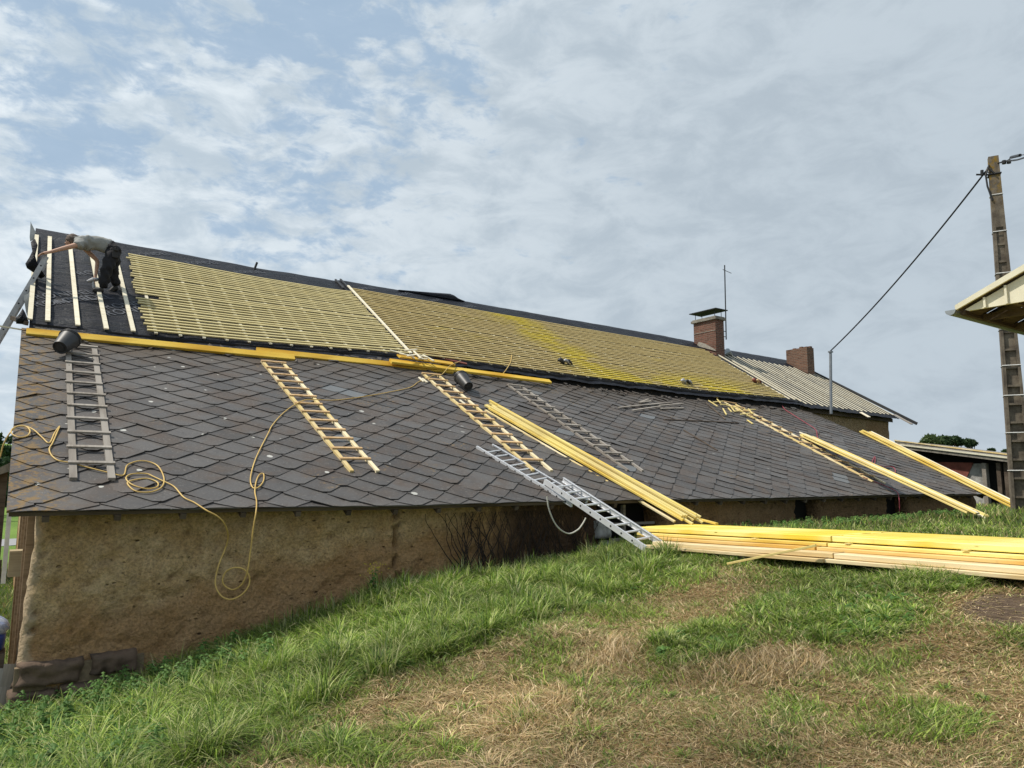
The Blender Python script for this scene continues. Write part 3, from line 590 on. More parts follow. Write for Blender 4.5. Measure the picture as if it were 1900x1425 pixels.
# far section rafters
for X1,X2 in((21.02,21.28),(21.38,21.75)):
    b=MB(); slat(b,X1,0,.80,.03,.06,.03,X2); part(b,'long_rafter',M_cbat)
for k in range(19):
    X=21.62+k*.305; b=MB(); tf=(.86 if k>1 else .74)-.012*k*.3; slat(b,X,-.005+random.uniform(-.008,.006),tf,.008,.055,.018,X+.12); part(b,'far_rafter',M_cbat)
b=MB(); b.bar(V(27.22,13.4,2.02),V(27.32,18.6,5.06),.06,.10,nM); part(b,'verge_rafter',M_bucket)
b=MB(); p=atY(1597,765,14.0); q=atY(1613,774,13.4); b.bar(p,q,.09,.02); part(b,'loose_lath',M_cbat)
b=MB(); p=atY(1660,771,14.1); q=atY(1692,787,13.35); b.bar(p+V(0,0,.03),q,.10,.03); part(b,'verge_board',M_old)
# front wall of the main house above the lean-to, and far body
w=MB(); ny,nz=90,34; P=np.zeros((ny,nz,3))
for i in range(ny):
    for j in range(nz):
        X=20.4+(27.05-20.4)*i/(ny-1); Z=-1.3+(zB(X)-.10+1.3)*j/(nz-1); P[i,j]=(X,14.36+.03*vnoise((X,0,Z),3,4),Z)
w.grid(P)
w.lohi((.35,14.36,-2.4),(20.4,14.6,2.35)); w.lohi((26.9,14.40,-1.4),(27.06,22.8,2.3)); w.lohi((20.4,14.42,-2.4),(26.9,14.6,2.3)); w.lohi((.35,22.6,-2.6),(27,22.8,2.3))
for X in (.4,26.75): w.prism([(X,14.45,2.2),(X,22.7,2.2),(X,18.6,4.95)],(.15,0,0))
w.lohi((.30,8.95,-2.6),(.5,14.4,-.5)); w.prism([(.29,8.95,-.55),(.29,14.4,-.55),(.29,14.2,2.2),(.29,9.0,-.16)],(.12,0,0)); w.lohi((.36,14.4,-2.7),(.5,22.7,2.25))
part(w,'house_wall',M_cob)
# lean-to end wall right
w=MB(); w.prism([(20.3,8.8,-1.3),(20.3,14.4,-1.3),(20.3,14.2,2.15),(20.3,8.8,-.32)],(-.2,0,0)); part(w,'end_wall',M_cob)
# cob front wall in bays with real openings
def bay(mb,X0,X1,z0f,z1f,step=.045,amp=.035):
    nx=max(2,int((X1-X0)/step)); nz=max(2,int(2.0/step)) if X0<4 else max(2,int(1.2/step)); P=np.zeros((nx+4,nz,3))
    for i in range(nx+4):
        for j in range(nz):
            k=min(max(i-2,0),nx-1); X=X0+(X1-X0)*k/(nx-1); Z=z0f+(z1f-z0f)*j/(nz-1); Y=8.75
            if X0<1: Y+= -.0*Z; 
            rd_=.05*vnoise((X,1,Z),2.2,5)+amp*vnoise((X,3,Z*1.5),6,4); 
            pit=vnoise((X,5,Z*1.6),9,3); rd_+= .035*max(0,pit-.28)*3
            ed=min(X-X0,X1-X); 
            if ed<.07: rd_+= .05*(1-ed/.07)**2
            if i<2: Y+= .12*(2-i)**1.3+.0; X=X0+.03*vnoise((0,i,Z),5,4)
            if i>=nx+2: Y+= .12*(i-nx-1)**1.3; X=X1+.02*vnoise((9,i,Z),5,4)
            if X0<1: X+= .05*(Z+.4)*(1 if k<nx/2 else 0)*(1-k/(nx/2)) if k<nx/2 else 0
            cr=4.23+.02*vnoise((0,0,Z),6,3)+.03*(Z+.4)*-.3
            if abs(X-cr)<.02: rd_+=.12
            P[i,j]=(X,Y+rd_,Z)
    mb.grid(P)
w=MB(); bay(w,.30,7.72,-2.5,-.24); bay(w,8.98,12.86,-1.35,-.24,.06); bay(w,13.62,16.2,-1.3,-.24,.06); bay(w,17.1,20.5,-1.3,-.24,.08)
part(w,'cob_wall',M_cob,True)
w=MB(); w.lohi((7.0,9.05,-1.4),(20.4,9.2,-.25)); part(w,'wall_interior_shade',M_dark)  # added near-black slab, painted shade behind the wall openings
# verge boards/timber gable seen edge-on
g=MB()
for (y,x0,wd,zt) in((9.25,.225,.07,-.25),(9.75,.215,.06,-.02),(10.3,.20,.08,.2),(11.0,.19,.10,.5)): g.lohi((x0,y,-2.4),(x0+.14,y+wd,zt))
part(g,'gable_stud',M_gst)
b=MB(); b.lohi((.10,9.9,-1.1),(.36,10.15,-.82)); part(b,'beam_end',M_beam)
b=MB(); b.lohi((.16,10.6,-.45),(.36,10.8,-.25)); part(b,'beam_end',M_beam)
b=MB(); b.lohi((.06,13.6,-1.6),(.12,13.68,1.2)); part(b,'white_post',M_strap)
# stone footing
fo=MB()
def stone(mb,X0,X1,z0,z1,dep=.10):
    n=17;P=np.zeros((n,10,3))
    for i in range(n):
        for j in range(10):
            u=i/(n-1);v=j/9; e=min(u,1-u,v,1-v); X=X0+(X1-X0)*u; Z=z0+(z1-z0)*v
            P[i,j]=(X+.05*vnoise((X,2,Z),4,3),8.72-dep*(min(1,e*6)**.5)+.06*vnoise((X,0,Z),7,4)+(.12 if e==0 else 0),Z+.022*vnoise((X,7,Z),5,3))
    mb.grid(P)
X=.20
for wd in(.60,.50): stone(fo,X,X+wd-.02,-2.02+random.uniform(-.02,.02)+.02*X,-1.79+.03*X+random.uniform(-.02,.02)); X+=wd
X=.18
for wd in(.40,.5): stone(fo,X,X+wd-.02,-2.32,-2.03+random.uniform(-.02,.02)+.01*X); X+=wd
part(fo,'stone_footing',M_stone,True)
mo=MB(); mo.lohi((.21,8.72,-2.5),(1.34,8.80,-1.84)); part(mo,'footing_mortar',M_mort)
# stable window: frame, bar, stone jamb
b=MB(); b.lohi((8.20,8.72,-1.0),(8.25,8.78,-.42)); b.lohi((8.0,8.72,-.74),(8.9,8.77,-.70)); b.lohi((7.95,8.70,-1.0),(8.95,8.78,-.94)); part(b,'window_frame',M_old)
b=MB(); stone(b,7.62,7.9,-.95,-.66); stone(b,7.72,7.98,-1.2,-.97); stone(b,7.55,7.75,-1.35,-1.0); stone(b,7.98,8.4,-1.35,-1.02); stone(b,8.42,8.95,-1.3,-1.0); part(b,'stone_jamb',M_whit,True)
# bare creeper stems on the wall
M_crp=plain('creeper_bark',(.035,.024,.018),.95)
cr=MB()
for x0 in (5.22,5.3,5.38,5.6,5.75,5.95,6.15,6.35,6.6,6.8,7.0,7.2,7.4):
    for k in range(6):
        p=[np.array([x0+random.uniform(-.1,.1),8.68,-1.45])]; a_=random.gauss(0,.25)
        for q in range(14): a_+=random.gauss(0,.35); a_*=.85; p.append(p[-1]+np.array([math.sin(a_)*.07,random.gauss(0,.006),.07]))
        p=[q for q in p if q[2]<-.34]; cr.tube(p,[.010*(1-.7*i/len(p)) for i in range(len(p))],4)
part(cr,'creeper_stems',M_crp)
# near-black sheet painting the shade between lean-to top and main eave
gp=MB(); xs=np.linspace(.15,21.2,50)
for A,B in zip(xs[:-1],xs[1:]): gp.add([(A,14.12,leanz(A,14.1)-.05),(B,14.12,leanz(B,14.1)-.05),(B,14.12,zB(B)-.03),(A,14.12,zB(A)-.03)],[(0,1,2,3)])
part(gp,'eave_gap_shade',M_dark)
# old laths and broken slate debris along the top of the lean-to
db=MB()
for k in range(260):
    X=random.uniform(.3,20.8); s=Ls-random.expovariate(7)*1.0-.02; 
    if s<Ls-.6: continue
    p=LP(X,s,.03+random.uniform(0,.02)); an=random.uniform(0,3.14); d=np.array([math.cos(an),math.sin(an)*.9,math.sin(an)*.44])*random.uniform(.03,.12)
    db.cur=random.random(); db.bar(p-d,p+d,random.uniform(.02,.09),.008,nL+np.array([random.gauss(0,.2),random.gauss(0,.2),0]))
tag(part(db,'slate_debris',M_slate,color=True),kind='stuff')
# chimneys
def chimney(X0,X1,Y0,Y1,zb,zt,mat,cap=True):
    c=MB(); n=10
    c.lohi((X0,Y0,zb),(X1,Y1,zt))
    o=part(c,'chimney',mat)
    if cap:
        k=MB(); k.lohi((X0-.07,Y0-.07,zt+.002),(X1+.07,Y1+.07,zt+.09)); k.lohi((X0-.03,Y0-.03,zt+.092),(X1+.03,Y1+.03,zt+.13))
        q=k.build('crown_slab',M_conc); q.parent=o
        k=MB(); zc_=zt+.38
        k.prism([(X0-.10,Y0-.12,zc_-.01),(X1+.12,Y0-.12,zc_-.01),((X1+.12),Y0-.12,zc_+.02),(X0-.10,Y0-.12,zc_+.02)],(0,Y1-Y0+.24,0))
        q=k.build('chimney_cowl_plate',M_dkm); q.parent=o
        for a_,b_ in((X0+.05,Y0+.06),(X1-.05,Y0+.06),(X0+.05,Y1-.06),(X1-.05,Y1-.06)):
            k=MB(); k.tube([(a_,b_,zt+.12),(a_,b_,zt+.375)],.012,6); q=k.build('cowl_leg',M_cable); q.parent=o
    return o
M_dkm=plain('dark_cowl_metal',(.02,.022,.022),.7)
c1=chimney(21.15,21.62,17.42,18.46,4.2,5.86,M_brick)
c2=chimney(26.55,27.02,17.25,18.22,4.0,5.36,M_brick2,False)
k=MB()
for a_ in range(7): k.box((26.62+random.uniform(0,.35),17.3+a_*.13,5.39),(.07,.06,.03))
q=k.build('broken_chimney_top',M_brick2); q.parent=c2
k=MB(); k.prism([(21.14,17.9,5.0),(21.14,17.45,4.72),(21.14,17.42,4.66),(21.14,18.3,4.98),(21.14,18.2,5.12)],(-.03,0,0)); q=k.build('mortar_flaunching',M_lime); q.parent=c1
k=MB(); k.lohi((21.135,17.42,5.44),(21.149,18.46,5.46)); q=k.build('cement_line',M_lime); q.parent=c1
# grey lead saddle by chimney
k=MB(); p=atY(1350,655,17.9); k.tube([p+V(-.22,0,-.08),p+V(0,0,.05),p+V(.25,0,-.05)],[.05,.14,.04],7); part(k,'lead_saddle',M_zinc)
# ridge pipe stub
k=MB(); p=atY(472,497,YRG-.1); k.tube([p+V(0,0,-.05),atY(477,487,YRG-.1)],.028,8); part(k,'vent_pipe',M_cable)
# membrane lettering (flat printed ink, wrapped just above the sheet)
def lettering(txt,px,py,size,ang,mir=False):
    c=bpy.data.curves.new('t','FONT'); c.body=txt; c.size=size; c.resolution_u=2; o=bpy.data.objects.new('t',c); COL.objects.link(o)
    dg=bpy.context.evaluated_depsgraph_get(); me=bpy.data.meshes.new_from_object(o.evaluated_get(dg)); COL.objects.unlink(o); bpy.data.objects.remove(o)
    bm=bmesh.new(); bm.from_mesh(me); bmesh.ops.triangulate(bm,faces=bm.faces)
    for _ in range(2): bmesh.ops.subdivide_edges(bm,edges=[e for e in bm.edges if e.calc_length()>.06],cuts=1)
    bmesh.ops.triangulate(bm,faces=bm.faces)
    p0=mainp(px,py); f0=(p0[1]-YBK)/(YRG-YBK); ca,sa=math.cos(ang),math.sin(ang); gone=[]
    for v in bm.verts:
        a_=v.co.x*ca-v.co.y*sa; b_=v.co.x*sa+v.co.y*ca; X=p0[0]+a_; f=f0+b_/5.23
        f=min(f,.995); w_=vnoise((X*.9,f*7.5,1.3),1.0,4)*.030+abs(math.sin((X-.2)*math.pi/.82))*-.012; edge=max(0,min(1,(1-f)/.1)); v.co=Vector(mpt(X,f,.026+w_*edge))
    bm.to_mesh(me); bm.free(); me.materials.clear(); me.materials.append(M_ink)
    q=bpy.data.objects.new('printed_lettering',me); COL.objects.link(q); q.parent=house; q.matrix_basis=house.matrix_world.inverted(); return q
for (px,py,sz) in ((66,570,.30),(67,556,.30),(104,565,.30),(200,588,.30),(198,576,.30),(148,512,.26),(252,476,.25),(350,492,.25),(440,510,.25),(664,540,.22),(735,551,.22),(795,562,.22),(860,574,.22)):
    lettering('RONDEL',px,py,sz,.62)
# torn flaps at the left verge
k=MB(); Yv=18.3; P=np.array([[atY(x,y,Yv) for x,y in row] for row in (((57,410),(57.5,412),(58,414)),((56,425),(60,428),(66,430)),((55,440),(61,441),(68,440)),((56,448),(61,446),(64,444)))]); k.grid(P); part(k,'torn_membrane_underside',M_memgrey,True)
for pts,Yv in ((((57,449),(65,443),(70,455),(64,470),(72,498),(84,512),(76,517),(62,505),(50,497),(47,489),(54,478),(60,466)),15.78),(((29,590),(36,582),(42,572),(47,580),(53,596),(52,602),(30,600)),14.2)):
    k=MB(); n_=len(pts); c0=np.mean([atY(x,y,Yv) for x,y in pts],0); rim=[atY(x,y,Yv+.05*math.sin(i*2.1)) for i,(x,y) in enumerate(pts)]
    c0=c0+V(0,-.12,0)
    k.add([c0]+rim+[r_+V(0,.03,0) for r_ in rim]+[c0+V(0,.10,0)],[(0,1+i,1+(i+1)%n_) for i in range(n_)]+[(1+i,1+n_+i,1+n_+(i+1)%n_,1+(i+1)%n_) for i in range(n_)]+[(1+2*n_,1+n_+(i+1)%n_,1+n_+i) for i in range(n_)])
    part(k,'torn_membrane_flap',M_mem,True)
k=MB(); P=np.array([[atY(x,y,15.0) for x,y in row] for row in (((44,548),(52,545),(55,540)),((46,565),(50,570),(54,575)),((48,578),(50,585),(54,595)))]); k.grid(P); part(k,'torn_membrane_underside',M_memgrey,True)
k=MB(); k.bar(atY(22,590,14.6),atY(50,600,14.1),.05,.07); part(k,'purlin_end',M_dkw)
k=MB(); k.bar(atY(-6,604,13.9),atY(48,613,13.9),.025,.02); part(k,'long_lath_end',M_cbat)
k=MB(); k.bar(atY(66,608,14.0),atY(150,619,13.95),.03,.012); part(k,'eave_lath',M_cbat)
# ------------------------------------------------------------ ANTENNA, MAST, CABLE, POLE
an=empty('tv_antenna',(21.95,17.2,4.9),label='thin dark aerial mast with a short crossbar bracketed to the red brick chimney',cat='antenna')
pa,pb=atY(1347.5,630,17.5),atY(1344.5,492,17.5); k=MB(); k.tube([pa,pb],.022,8); part(k,'mast',M_cable,parent=an)
k=MB(); k.tube([atY(1341,500,17.6),atY(1357,507,17.3)],.012,6); part(k,'crossbar',M_cable,parent=an)
for y in (614,624): 
    k=MB(); k.tube([np.array([21.62,17.75,atY(1346,y,17.6)[2]]),atY(1346.5,y+1,17.5)],.014,6); part(k,'bracket',M_cable,parent=an)
mt=empty('service_mast',tuple(atY(1541,768,13.55)),label='slim grey steel service mast rising from the lean-to roof past the eave',cat='mast')
k=MB(); mtop=atY(1541,654,13.55); k.tube([atY(1542,768,13.55),mtop],.045,10); part(k,'mast_tube',M_steel,parent=mt)
k=MB(); k.box(mtop+V(0,0,.02),(.07,.05,.025)); part(k,'mast_cap',M_steel,parent=mt)
PX,PY=17.74,6.67; pz=terr1(PX,PY)-.1
up_=empty('utility_pole',(PX,PY,pz),label='tall ladder-pattern concrete utility pole stained with orange lichen',cat='utility pole')
# local frame: wide face turned to the camera
ztop=7.20-pz; th=math.atan2(-PY,-PX)+.12; ca,sa=math.cos(th),math.sin(th)
fn=np.array([ca,sa,0]); sd=np.array([-sa,ca,0])
def PW(z): return .41-(.41-.195)*z/ztop   # face width
def PD(z): return .34-(.34-.16)*z/ztop
lean_=np.array([.0,.0])
def PP(a_,b_,z): return np.array([PX,PY,pz])+sd*a_+fn*b_+np.array([0,0,z])
k=MB()
solid=6.3
for z0,z1 in ((solid,ztop),):
    vs=[PP(s1*PW(z)/2,s2*PD(z)/2,z) for z in(z0,z1) for s1,s2 in((-1,-1),(1,-1),(1,1),(-1,1))]
    k.add(vs,[(0,1,2,3),(4,5,6,7)]+[(i,(i+1)%4,4+(i+1)%4,4+i) for i in range(4)])
zs=np.linspace(0,solid,17); fl_=.055
for s1 in(-1,1):
    vs=[]
    for z in(0,solid): 
        a1=s1*PW(z)/2; a2=s1*(PW(z)/2-fl_); vs+=[PP(a1,-PD(z)/2,z),PP(a2,-PD(z)/2,z),PP(a2,PD(z)/2,z),PP(a1,PD(z)/2,z)]
    k.add(vs,[(0,1,2,3),(4,5,6,7)]+[(i,(i+1)%4,4+(i+1)%4,4+i) for i in range(4)])
vs=[PP(s1*(PW(z)/2-fl_),b_,z) for z in(0,solid) for s1,b_ in((-1,.02),(1,.02),(1,.07),(-1,.07))]; k.add(vs,[(0,1,2,3),(4,5,6,7)]+[(i,(i+1)%4,4+(i+1)%4,4+i) for i in range(4)])
for z in zs[1:]:
    vs=[PP(s1*(PW(z)/2-fl_),s2*(PD(z)/2-.012),z+dz) for dz in(-.022,.022) for s1,s2 in((-1,-1),(1,-1),(1,1),(-1,1))]; k.add(vs,[(0,1,2,3),(4,5,6,7)]+[(i,(i+1)%4,4+(i+1)%4,4+i) for i in range(4)])
o=k.build('pole_shaft',M_pole); o.parent=up_; o.matrix_basis=up_.matrix_world.inverted()
# tilt whole pole slightly as in reality
up_.rotation_euler=(0,0,0)
for zz in (.95,1.75,2.55,3.2,4.0,5.25,6.2,7.05):
    k=MB(); e=.006; c=[PP(s1*(PW(zz)/2+e),s2*(PD(zz)/2+e),zz) for s1,s2 in((-1,-1),(1,-1),(1,1),(-1,1),(-1,-1))]; k.tube(c,.011,5); o=k.build('white_strap',M_strap); o.parent=up_; o.matrix_basis=up_.matrix_world.inverted()
k=MB(); zc_=ztop-.42; k.tube([PP(s1*(PW(zc_)/2+.01),s2*(PD(zc_)/2+.01),zc_) for s1,s2 in((-1,-1),(1,-1),(1,1),(-1,1),(-1,-1))],.022,6)
k.tube([PP(-PW(zc_)/2-.02,PD(zc_)/2,zc_),PP(-PW(zc_)/2-.25,PD(zc_)/2,zc_+.05)],.02,6); o=k.build('cable_clamp',M_cable); o.parent=up_; o.matrix_basis=up_.matrix_world.inverted()
# cables
c0=mtop+V(0,0,.05); ptop=PP(0,PD(zc_)/2+.03,zc_-.02); d_=float(np.linalg.norm(ptop[:2]))
def atd(px,py,ref): # point on the vertical cylinder of the same distance as ref
    r=ray(px,py); return r*(np.hypot(ref[0],ref[1])/np.hypot(r[0],r[1]))
clampp=atd(1829,318,ptop); pts=[]
for i in range(21):
    t=i/20; p=c0*(1-t)+clampp*t; p=p-V(0,0,.35*4*t*(1-t)*.5); pts.append(p)
k=MB(); k.tube(pts,.020,6); k.tube([clampp,atd(1832,310,ptop),ptop],.020,6); tag(k.build('service_cable',M_cable),'black cable sagging from the service mast up to the concrete pole','cable')
k=MB(); k.tube([atd(1835,306,ptop),atd(1829,325,ptop),atd(1832,345,ptop),atd(1838,362,ptop),atd(1841,372,ptop)],.020,6); k.tube([atd(1822,316,ptop),atd(1822,325,ptop)],.035,8); k.tube([clampp,atd(1838,322,ptop)],.010,5)
o=k.build('hanging_cable',M_cable); o.parent=up_; o.matrix_basis=up_.matrix_world.inverted()
k=MB(); r_=ptop*1.0
q1=[atd(1852,303,ptop),atd(1866,299,ptop),atd(1885,297,ptop)*.9,atd(1905,291,ptop)*.8,atd(1990,262,ptop)*.6]; k.tube(arc(q1,5),.018,6)
q1=[atd(1870,298,ptop),atd(1878,291,ptop)*.95,atd(1894,288,ptop)*.88,atd(1960,278,ptop)*.6]; k.tube(arc(q1,5),.010,6); k.tube([atd(1876,292,ptop)*.95,atd(1893,288,ptop)*.88],.030,8)
for x,y in((1863,301),(1872,300)): k.tube([atd(x,y-3,ptop),atd(x,y+3,ptop)],.045,8)
tag(k.build('supply_cable',M_cable),'bundled black supply cables leaving the top of the concrete pole to the right','cable')
# ------------------------------------------------------------ LADDERS
def ladder(name,bl,tl,br,tr,mat,rmat,n,label,group,sw=.045,st=.07,up=nL,lift=.03,rw=.045,rt=.022,over=.0,end0=.35,alu=False,rr=None,top_rung=True):
    bl,tl,br,tr=[np.array(p,float)+np.array(up)*lift for p in(bl,tl,br,tr)]
    a=(bl+br)/2; b=(tl+tr)/2; R,L=frame(a,b,up); e=empty(name,a,R,label=label,cat='ladder',group=group)
    wd=(abs((bl-br)@R[:,1])+abs((tl-tr)@R[:,1]))/2
    for s_ in(-1,1):
        k=MB()
        if alu:
            k.box((L/2,s_*wd/2,0),(L/2,.011,st/2)); k.box((L/2,s_*(wd/2-.009),st/2-.003),(L/2,.018,.003)); k.box((L/2,s_*(wd/2-.009),-st/2+.003),(L/2,.018,.003))
        else: k.box((L/2,s_*wd/2,0),(L/2,sw/2,st/2))
        o=k.build('stile',mat); o.parent=e
        if alu:
            for q in range(n):
                x=end0+(L-end0-.2)*q/(n-1); k=MB(); k.tube([(x,s_*(wd/2+.009),0),(x,s_*(wd/2+.0125),0)],.015,8); o2=k.build('rung_socket',M_hole); o2.parent=o
    for q in range(n):
        x=end0+(L-end0-(.06 if top_rung else .2))*q/(n-1); k=MB()
        if alu: k.tube([(x,-wd/2+.01,0),(x,wd/2-.01,0)],.016,8)
        else: k.box((x+random.uniform(-.01,.01),random.uniform(-.01,.01),st/2+rt/2+.001),(rw/2,wd/2+sw/2+.012,rt/2))
        o=k.build('rung',rmat); o.parent=e
    return e,wd,L
lp=leanp; G_='roof ladders hooked on the lean-to slates'
ladder('roof_ladder',lp(137,895),lp(125,652),lp(205,893),lp(174,640),M_old,M_old,11,'grey weathered wooden roof ladder next to the tilted black bucket, under the hose',G_,sw=.072,st=.04,rw=.05)
ladder('roof_ladder',lp(655,880),lp(486,676),lp(697,878),lp(524,674),M_pale,M_rung,13,'clean pine roof ladder standing alone under the overlap of the first two planks',G_,sw=.055,st=.04)
ladder('roof_ladder',lp(990,875),lp(783,697),lp(1021,878),lp(813,698),M_pale,M_rung,13,'clean pine roof ladder beside the small bucket, below the pile of offcuts',G_,sw=.055,st=.04)
ladder('roof_ladder',lp(1166,876),lp(941,717),lp(1190,877),lp(965,718),M_old,M_old,13,'thin grey weathered roof ladder right of the bright batten bundle',G_,sw=.045,st=.04)
ladder('roof_ladder',lp(1623,897),lp(1340,748),lp(1637,898),lp(1362,750),M_pale,M_rung,14,'pale pine roof ladder half hidden beside the middle batten bundle',G_,sw=.05,st=.04)
# aluminium extension ladder: two sections lying from the turf onto the slates
pA=atX(1187,1026,6.95); pB=atX(1240,1011,7.32)
t1,t2=lp(1003,905),lp(1045,902)
E1,wd1,L1=ladder('extension_ladder',pA,t1+nL*.08,pB,t2+nL*.08,M_alu,M_alu,9,'bright two-section aluminium extension ladder standing on the grass and lying up the slates',None,st=.075,up=nL,lift=.03,alu=True,end0=.22,top_rung=False)
u1,u2=lp(882,832),lp(914,829); l1=atY(1058,944,8.05)
dirv=(t1-u1); low=u1+dirv*1.42
E2,_,_=ladder('ladder_section',low,u1,low+(u2-u1)*1.0,u2,M_alu,M_alu,11,'x',None,st=.06,up=nL,lift=.02,alu=True,end0=.12,top_rung=False)
for ch in list(E2.children):
    w_=E2.matrix_world@ch.matrix_basis; ch.parent=E1; ch.matrix_basis=E1.matrix_world.inverted()@w_
bpy.data.objects.remove(E2)
k=MB(); q=[atY(x,y,8.0) for x,y in((1015,921),(1017,938),(1022,955),(1031,973),(1043,985),(1057,990),(1072,983),(1081,972),(1087,961))]; k.tube(arc(q,5),.010,6)
tag(k.build('ladder_rope',M_rope),'pale rope hanging in a loop under the aluminium extension ladder','rope')
# worker's aluminium ladder at the gable
Yl=15.5; a1=atY(86,476,Yl); dirl=atY(0,622,Yl)-a1; b1=a1+dirl*3.0
sd_=V(0,.42,0)+V(-.0,0,0)
nup=np.cross(dirl/np.linalg.norm(dirl),V(0,1,0)); nup=nup if nup[2]<0 else -nup
ladder('gable_ladder',b1,a1,b1+sd_,a1+sd_,M_alud,M_alud,18,'worn aluminium ladder leaning up to the gable verge under the worker\'s hand','aluminium ladders',st=.085,up=-nup,lift=0,alu=True,end0=.22,top_rung=False)
# ------------------------------------------------------------ PLANKS ON THE LEAN-TO
PG='yellow planks laid as a ledge along the top of the lean-to'
def plank(p1,p2,w,t,mat,label,lift,up=nL): return board('scaffold_plank',np.array(p1)+nL*lift,np.array(p2)+nL*lift,w,t,mat,up=up,label=label,cat='plank',group=PG)
plank(lp(48,622),lp(545,669),.15,.055,M_yel,'long yellow plank at the left end, behind the big bucket',.06,up=(0,-.75,.66))
plank(lp(475,657),lp(838,694),.15,.055,M_yel,'yellow plank overlapping the far end of the first plank',.07,up=(0,-.75,.66))
plank(lp(722,681),lp(1018,718),.15,.055,M_yel,'yellow plank whose free end points to the grey ladder',.13,up=(0,-.6,.8))
plank(lp(735,676),lp(838,690),.20,.030,M_yel,'short yellow board on top under the pile of offcuts',.185)
OG='lath offcuts left on the roof'
def offcut(x1,y1,x2,y2,mat,lift,w=.04,lab='short pale lath offcut in the pile on the planks'):
    board('lath_offcut',lp(x1,y1)+nL*lift,lp(x2,y2)+nL*lift,w,.022,mat,up=nL,label=lab,cat='offcut',group=OG)
for i,(x1,y1,x2,y2) in enumerate(((719,669,745,676),(737,677,760,681),(750,683,770,680),(762,675,775,689),(765,673,780,684),(780,679,800,690),(768,680,790,686),(745,674,768,672),(758,678,764,684),(772,686,788,687))): offcut(x1,y1,x2,y2,M_cbat,.23+.02*(i%4),lab='short pale lath offcut in the pile on the planks, '+['leftmost','upper left, flat','long one lying lowest','steep one in the middle','steep one beside the middle one','rightmost, pointing down','right of centre','upper left, lying level','darker upright one','lower right corner'][i])
offcut(777,703,785,711,M_cbat,.03,lab='short pale lath end on the slates, outer one of two left of the ladder'); offcut(783,705,792,712,M_cbat,.03,lab='short pale lath end on the slates, touching the ladder head')
offcut(852,748,861,755,M_cbat,.06,lab='pale lath offcut lying across a rung of the ladder below the small bucket')
board('old_lath',lp(772,662)+nL*.1,lp(864,683)+nL*.1,.10,.03,M_rust,up=nL,label='reddish old board lying under the main eave behind the planks',cat='board')
for i,(x1,y1,x2,y2) in enumerate(((1147,760,1246,749),(1172,766,1226,758),(1222,758,1267,754),(1225,761,1268,760),(1184,751,1202,745),(1186,752,1206,750))):
    offcut(x1,y1,x2,y2,M_old,.045+.02*(i%3),.045,['longest old grey lath, uppermost of the crossed laths','old grey lath, lower left of the crossed laths','old grey lath, upper right of the crossed laths','old grey lath, lower right of the crossed laths','short grey stick above the crossed laths','short grey stick just under its twin above the crossed laths'][i])
offcut(1232,780,1370,787,M_dkw,.03,.03,'thin dark lath lying across the slates'); offcut(1268,800,1330,838,M_dkw,.03,.03,'thin dark lath pointing down the slates'); 
ORD='first second third fourth fifth sixth seventh eighth ninth tenth eleventh twelfth thirteenth fourteenth fifteenth sixteenth seventeenth eighteenth'.split()
for i in range(18):
    x=1308+i*4.6; y=740+(x-1310)*.45+random.gauss(0,5); an=random.uniform(-.2,1.4); l=random.uniform(12,24)
    offcut(x,y,x+l*math.cos(an),y+l*math.sin(an)*.7,M_lath,.05+random.uniform(0,.07),.035,'bright yellow offcut heaped above the far pine ladder, %s from the left'%ORD[i])
offcut(1386,782,1396,789,M_lath,.04,.05,'yellow offcut lying alone on the slates left of the far pine ladder')
board('old_lath',lp(1310,750)+nL*.04,lp(1345,780)+nL*.04,.04,.02,M_dkw,up=nL,label='dark old lath lying down-slope below the heap of yellow offcuts',cat='board')
# ------------------------------------------------------------ BATTEN BUNDLES ON THE SLATES
def bundle(A,B,cols,rows,w,t,mats,where,group,up,jit=.15,fan=1.0):
    A=np.array(A,float);B=np.array(B,float); R,L=frame(A,B,up); y=R[:,1]; z=R[:,2]; wn_=['first','second','third','fourth','fifth','sixth','seventh','eighth']
    for i in range(cols):
        for j in range(rows):
            o=(i-(cols-1)/2)*(w+.014)+j*.02+random.gauss(0,.003); h=j*(t+.004)+random.uniform(0,.028)
            a_=A+y*(o+random.gauss(0,.004))+z*h+R[:,0]*random.uniform(-jit,jit); b_=B+y*(o*fan+random.gauss(0,.006))+z*h+R[:,0]*random.uniform(-jit,jit)
            board('batten',a_,b_,w,t,random.choice(mats),up=up,label='batten in %s, %s layer, %s from the right'%(where,['lower','upper','top'][j],wn_[i]),cat='batten',group=group)
A=lp(908,759)+nL*.05; e_=lp(1236,931)+nL*.04; B=A+(e_-A)*1.0; gz=atZ(1282,967,-.60)
A1=A; B1=atX(1282,966,8.72)
bundle(A1,B1,6,2,.045,.036,[M_lathy,M_lath,M_lath],'the bundle resting on the lumber stack','battens bundled between slates and stack',nL,fan=1.25)
o=board('batten',lp(900,764)+nL*.03,atX(1252,968,8.45),.05,.03,M_pale,up=nL,label='separate pale batten lying just left of the near batten bundle',cat='batten')
board('batten',atX(1288,961,9.0),atX(1330,972,8.75),.05,.03,M_lathy,up=(0,0,1),label='short batten end lying on the stack beyond the near bundle',cat='batten')
gB=terr1(17.3,7.25)
A2=lp(1491,813)+nL*.05; B2=atZ(1812,957,gB+.05)
bundle(A2,B2,6,2,.048,.034,[M_lath,M_cbat,M_lath],'the bundle beside the far pine ladder','battens bundled beside the far ladder',nL)
A3=lp(1604,806)+nL*.06; ev=lp(1830,918)+nL*.05; B3=A3+(ev-A3)*1.28
bundle(A3,B3,7,2,.055,.042,[M_lathy,M_lath,M_cbat,M_lath],'the bundle behind the concrete pole','battens bundled at the right end of the lean-to',nL)
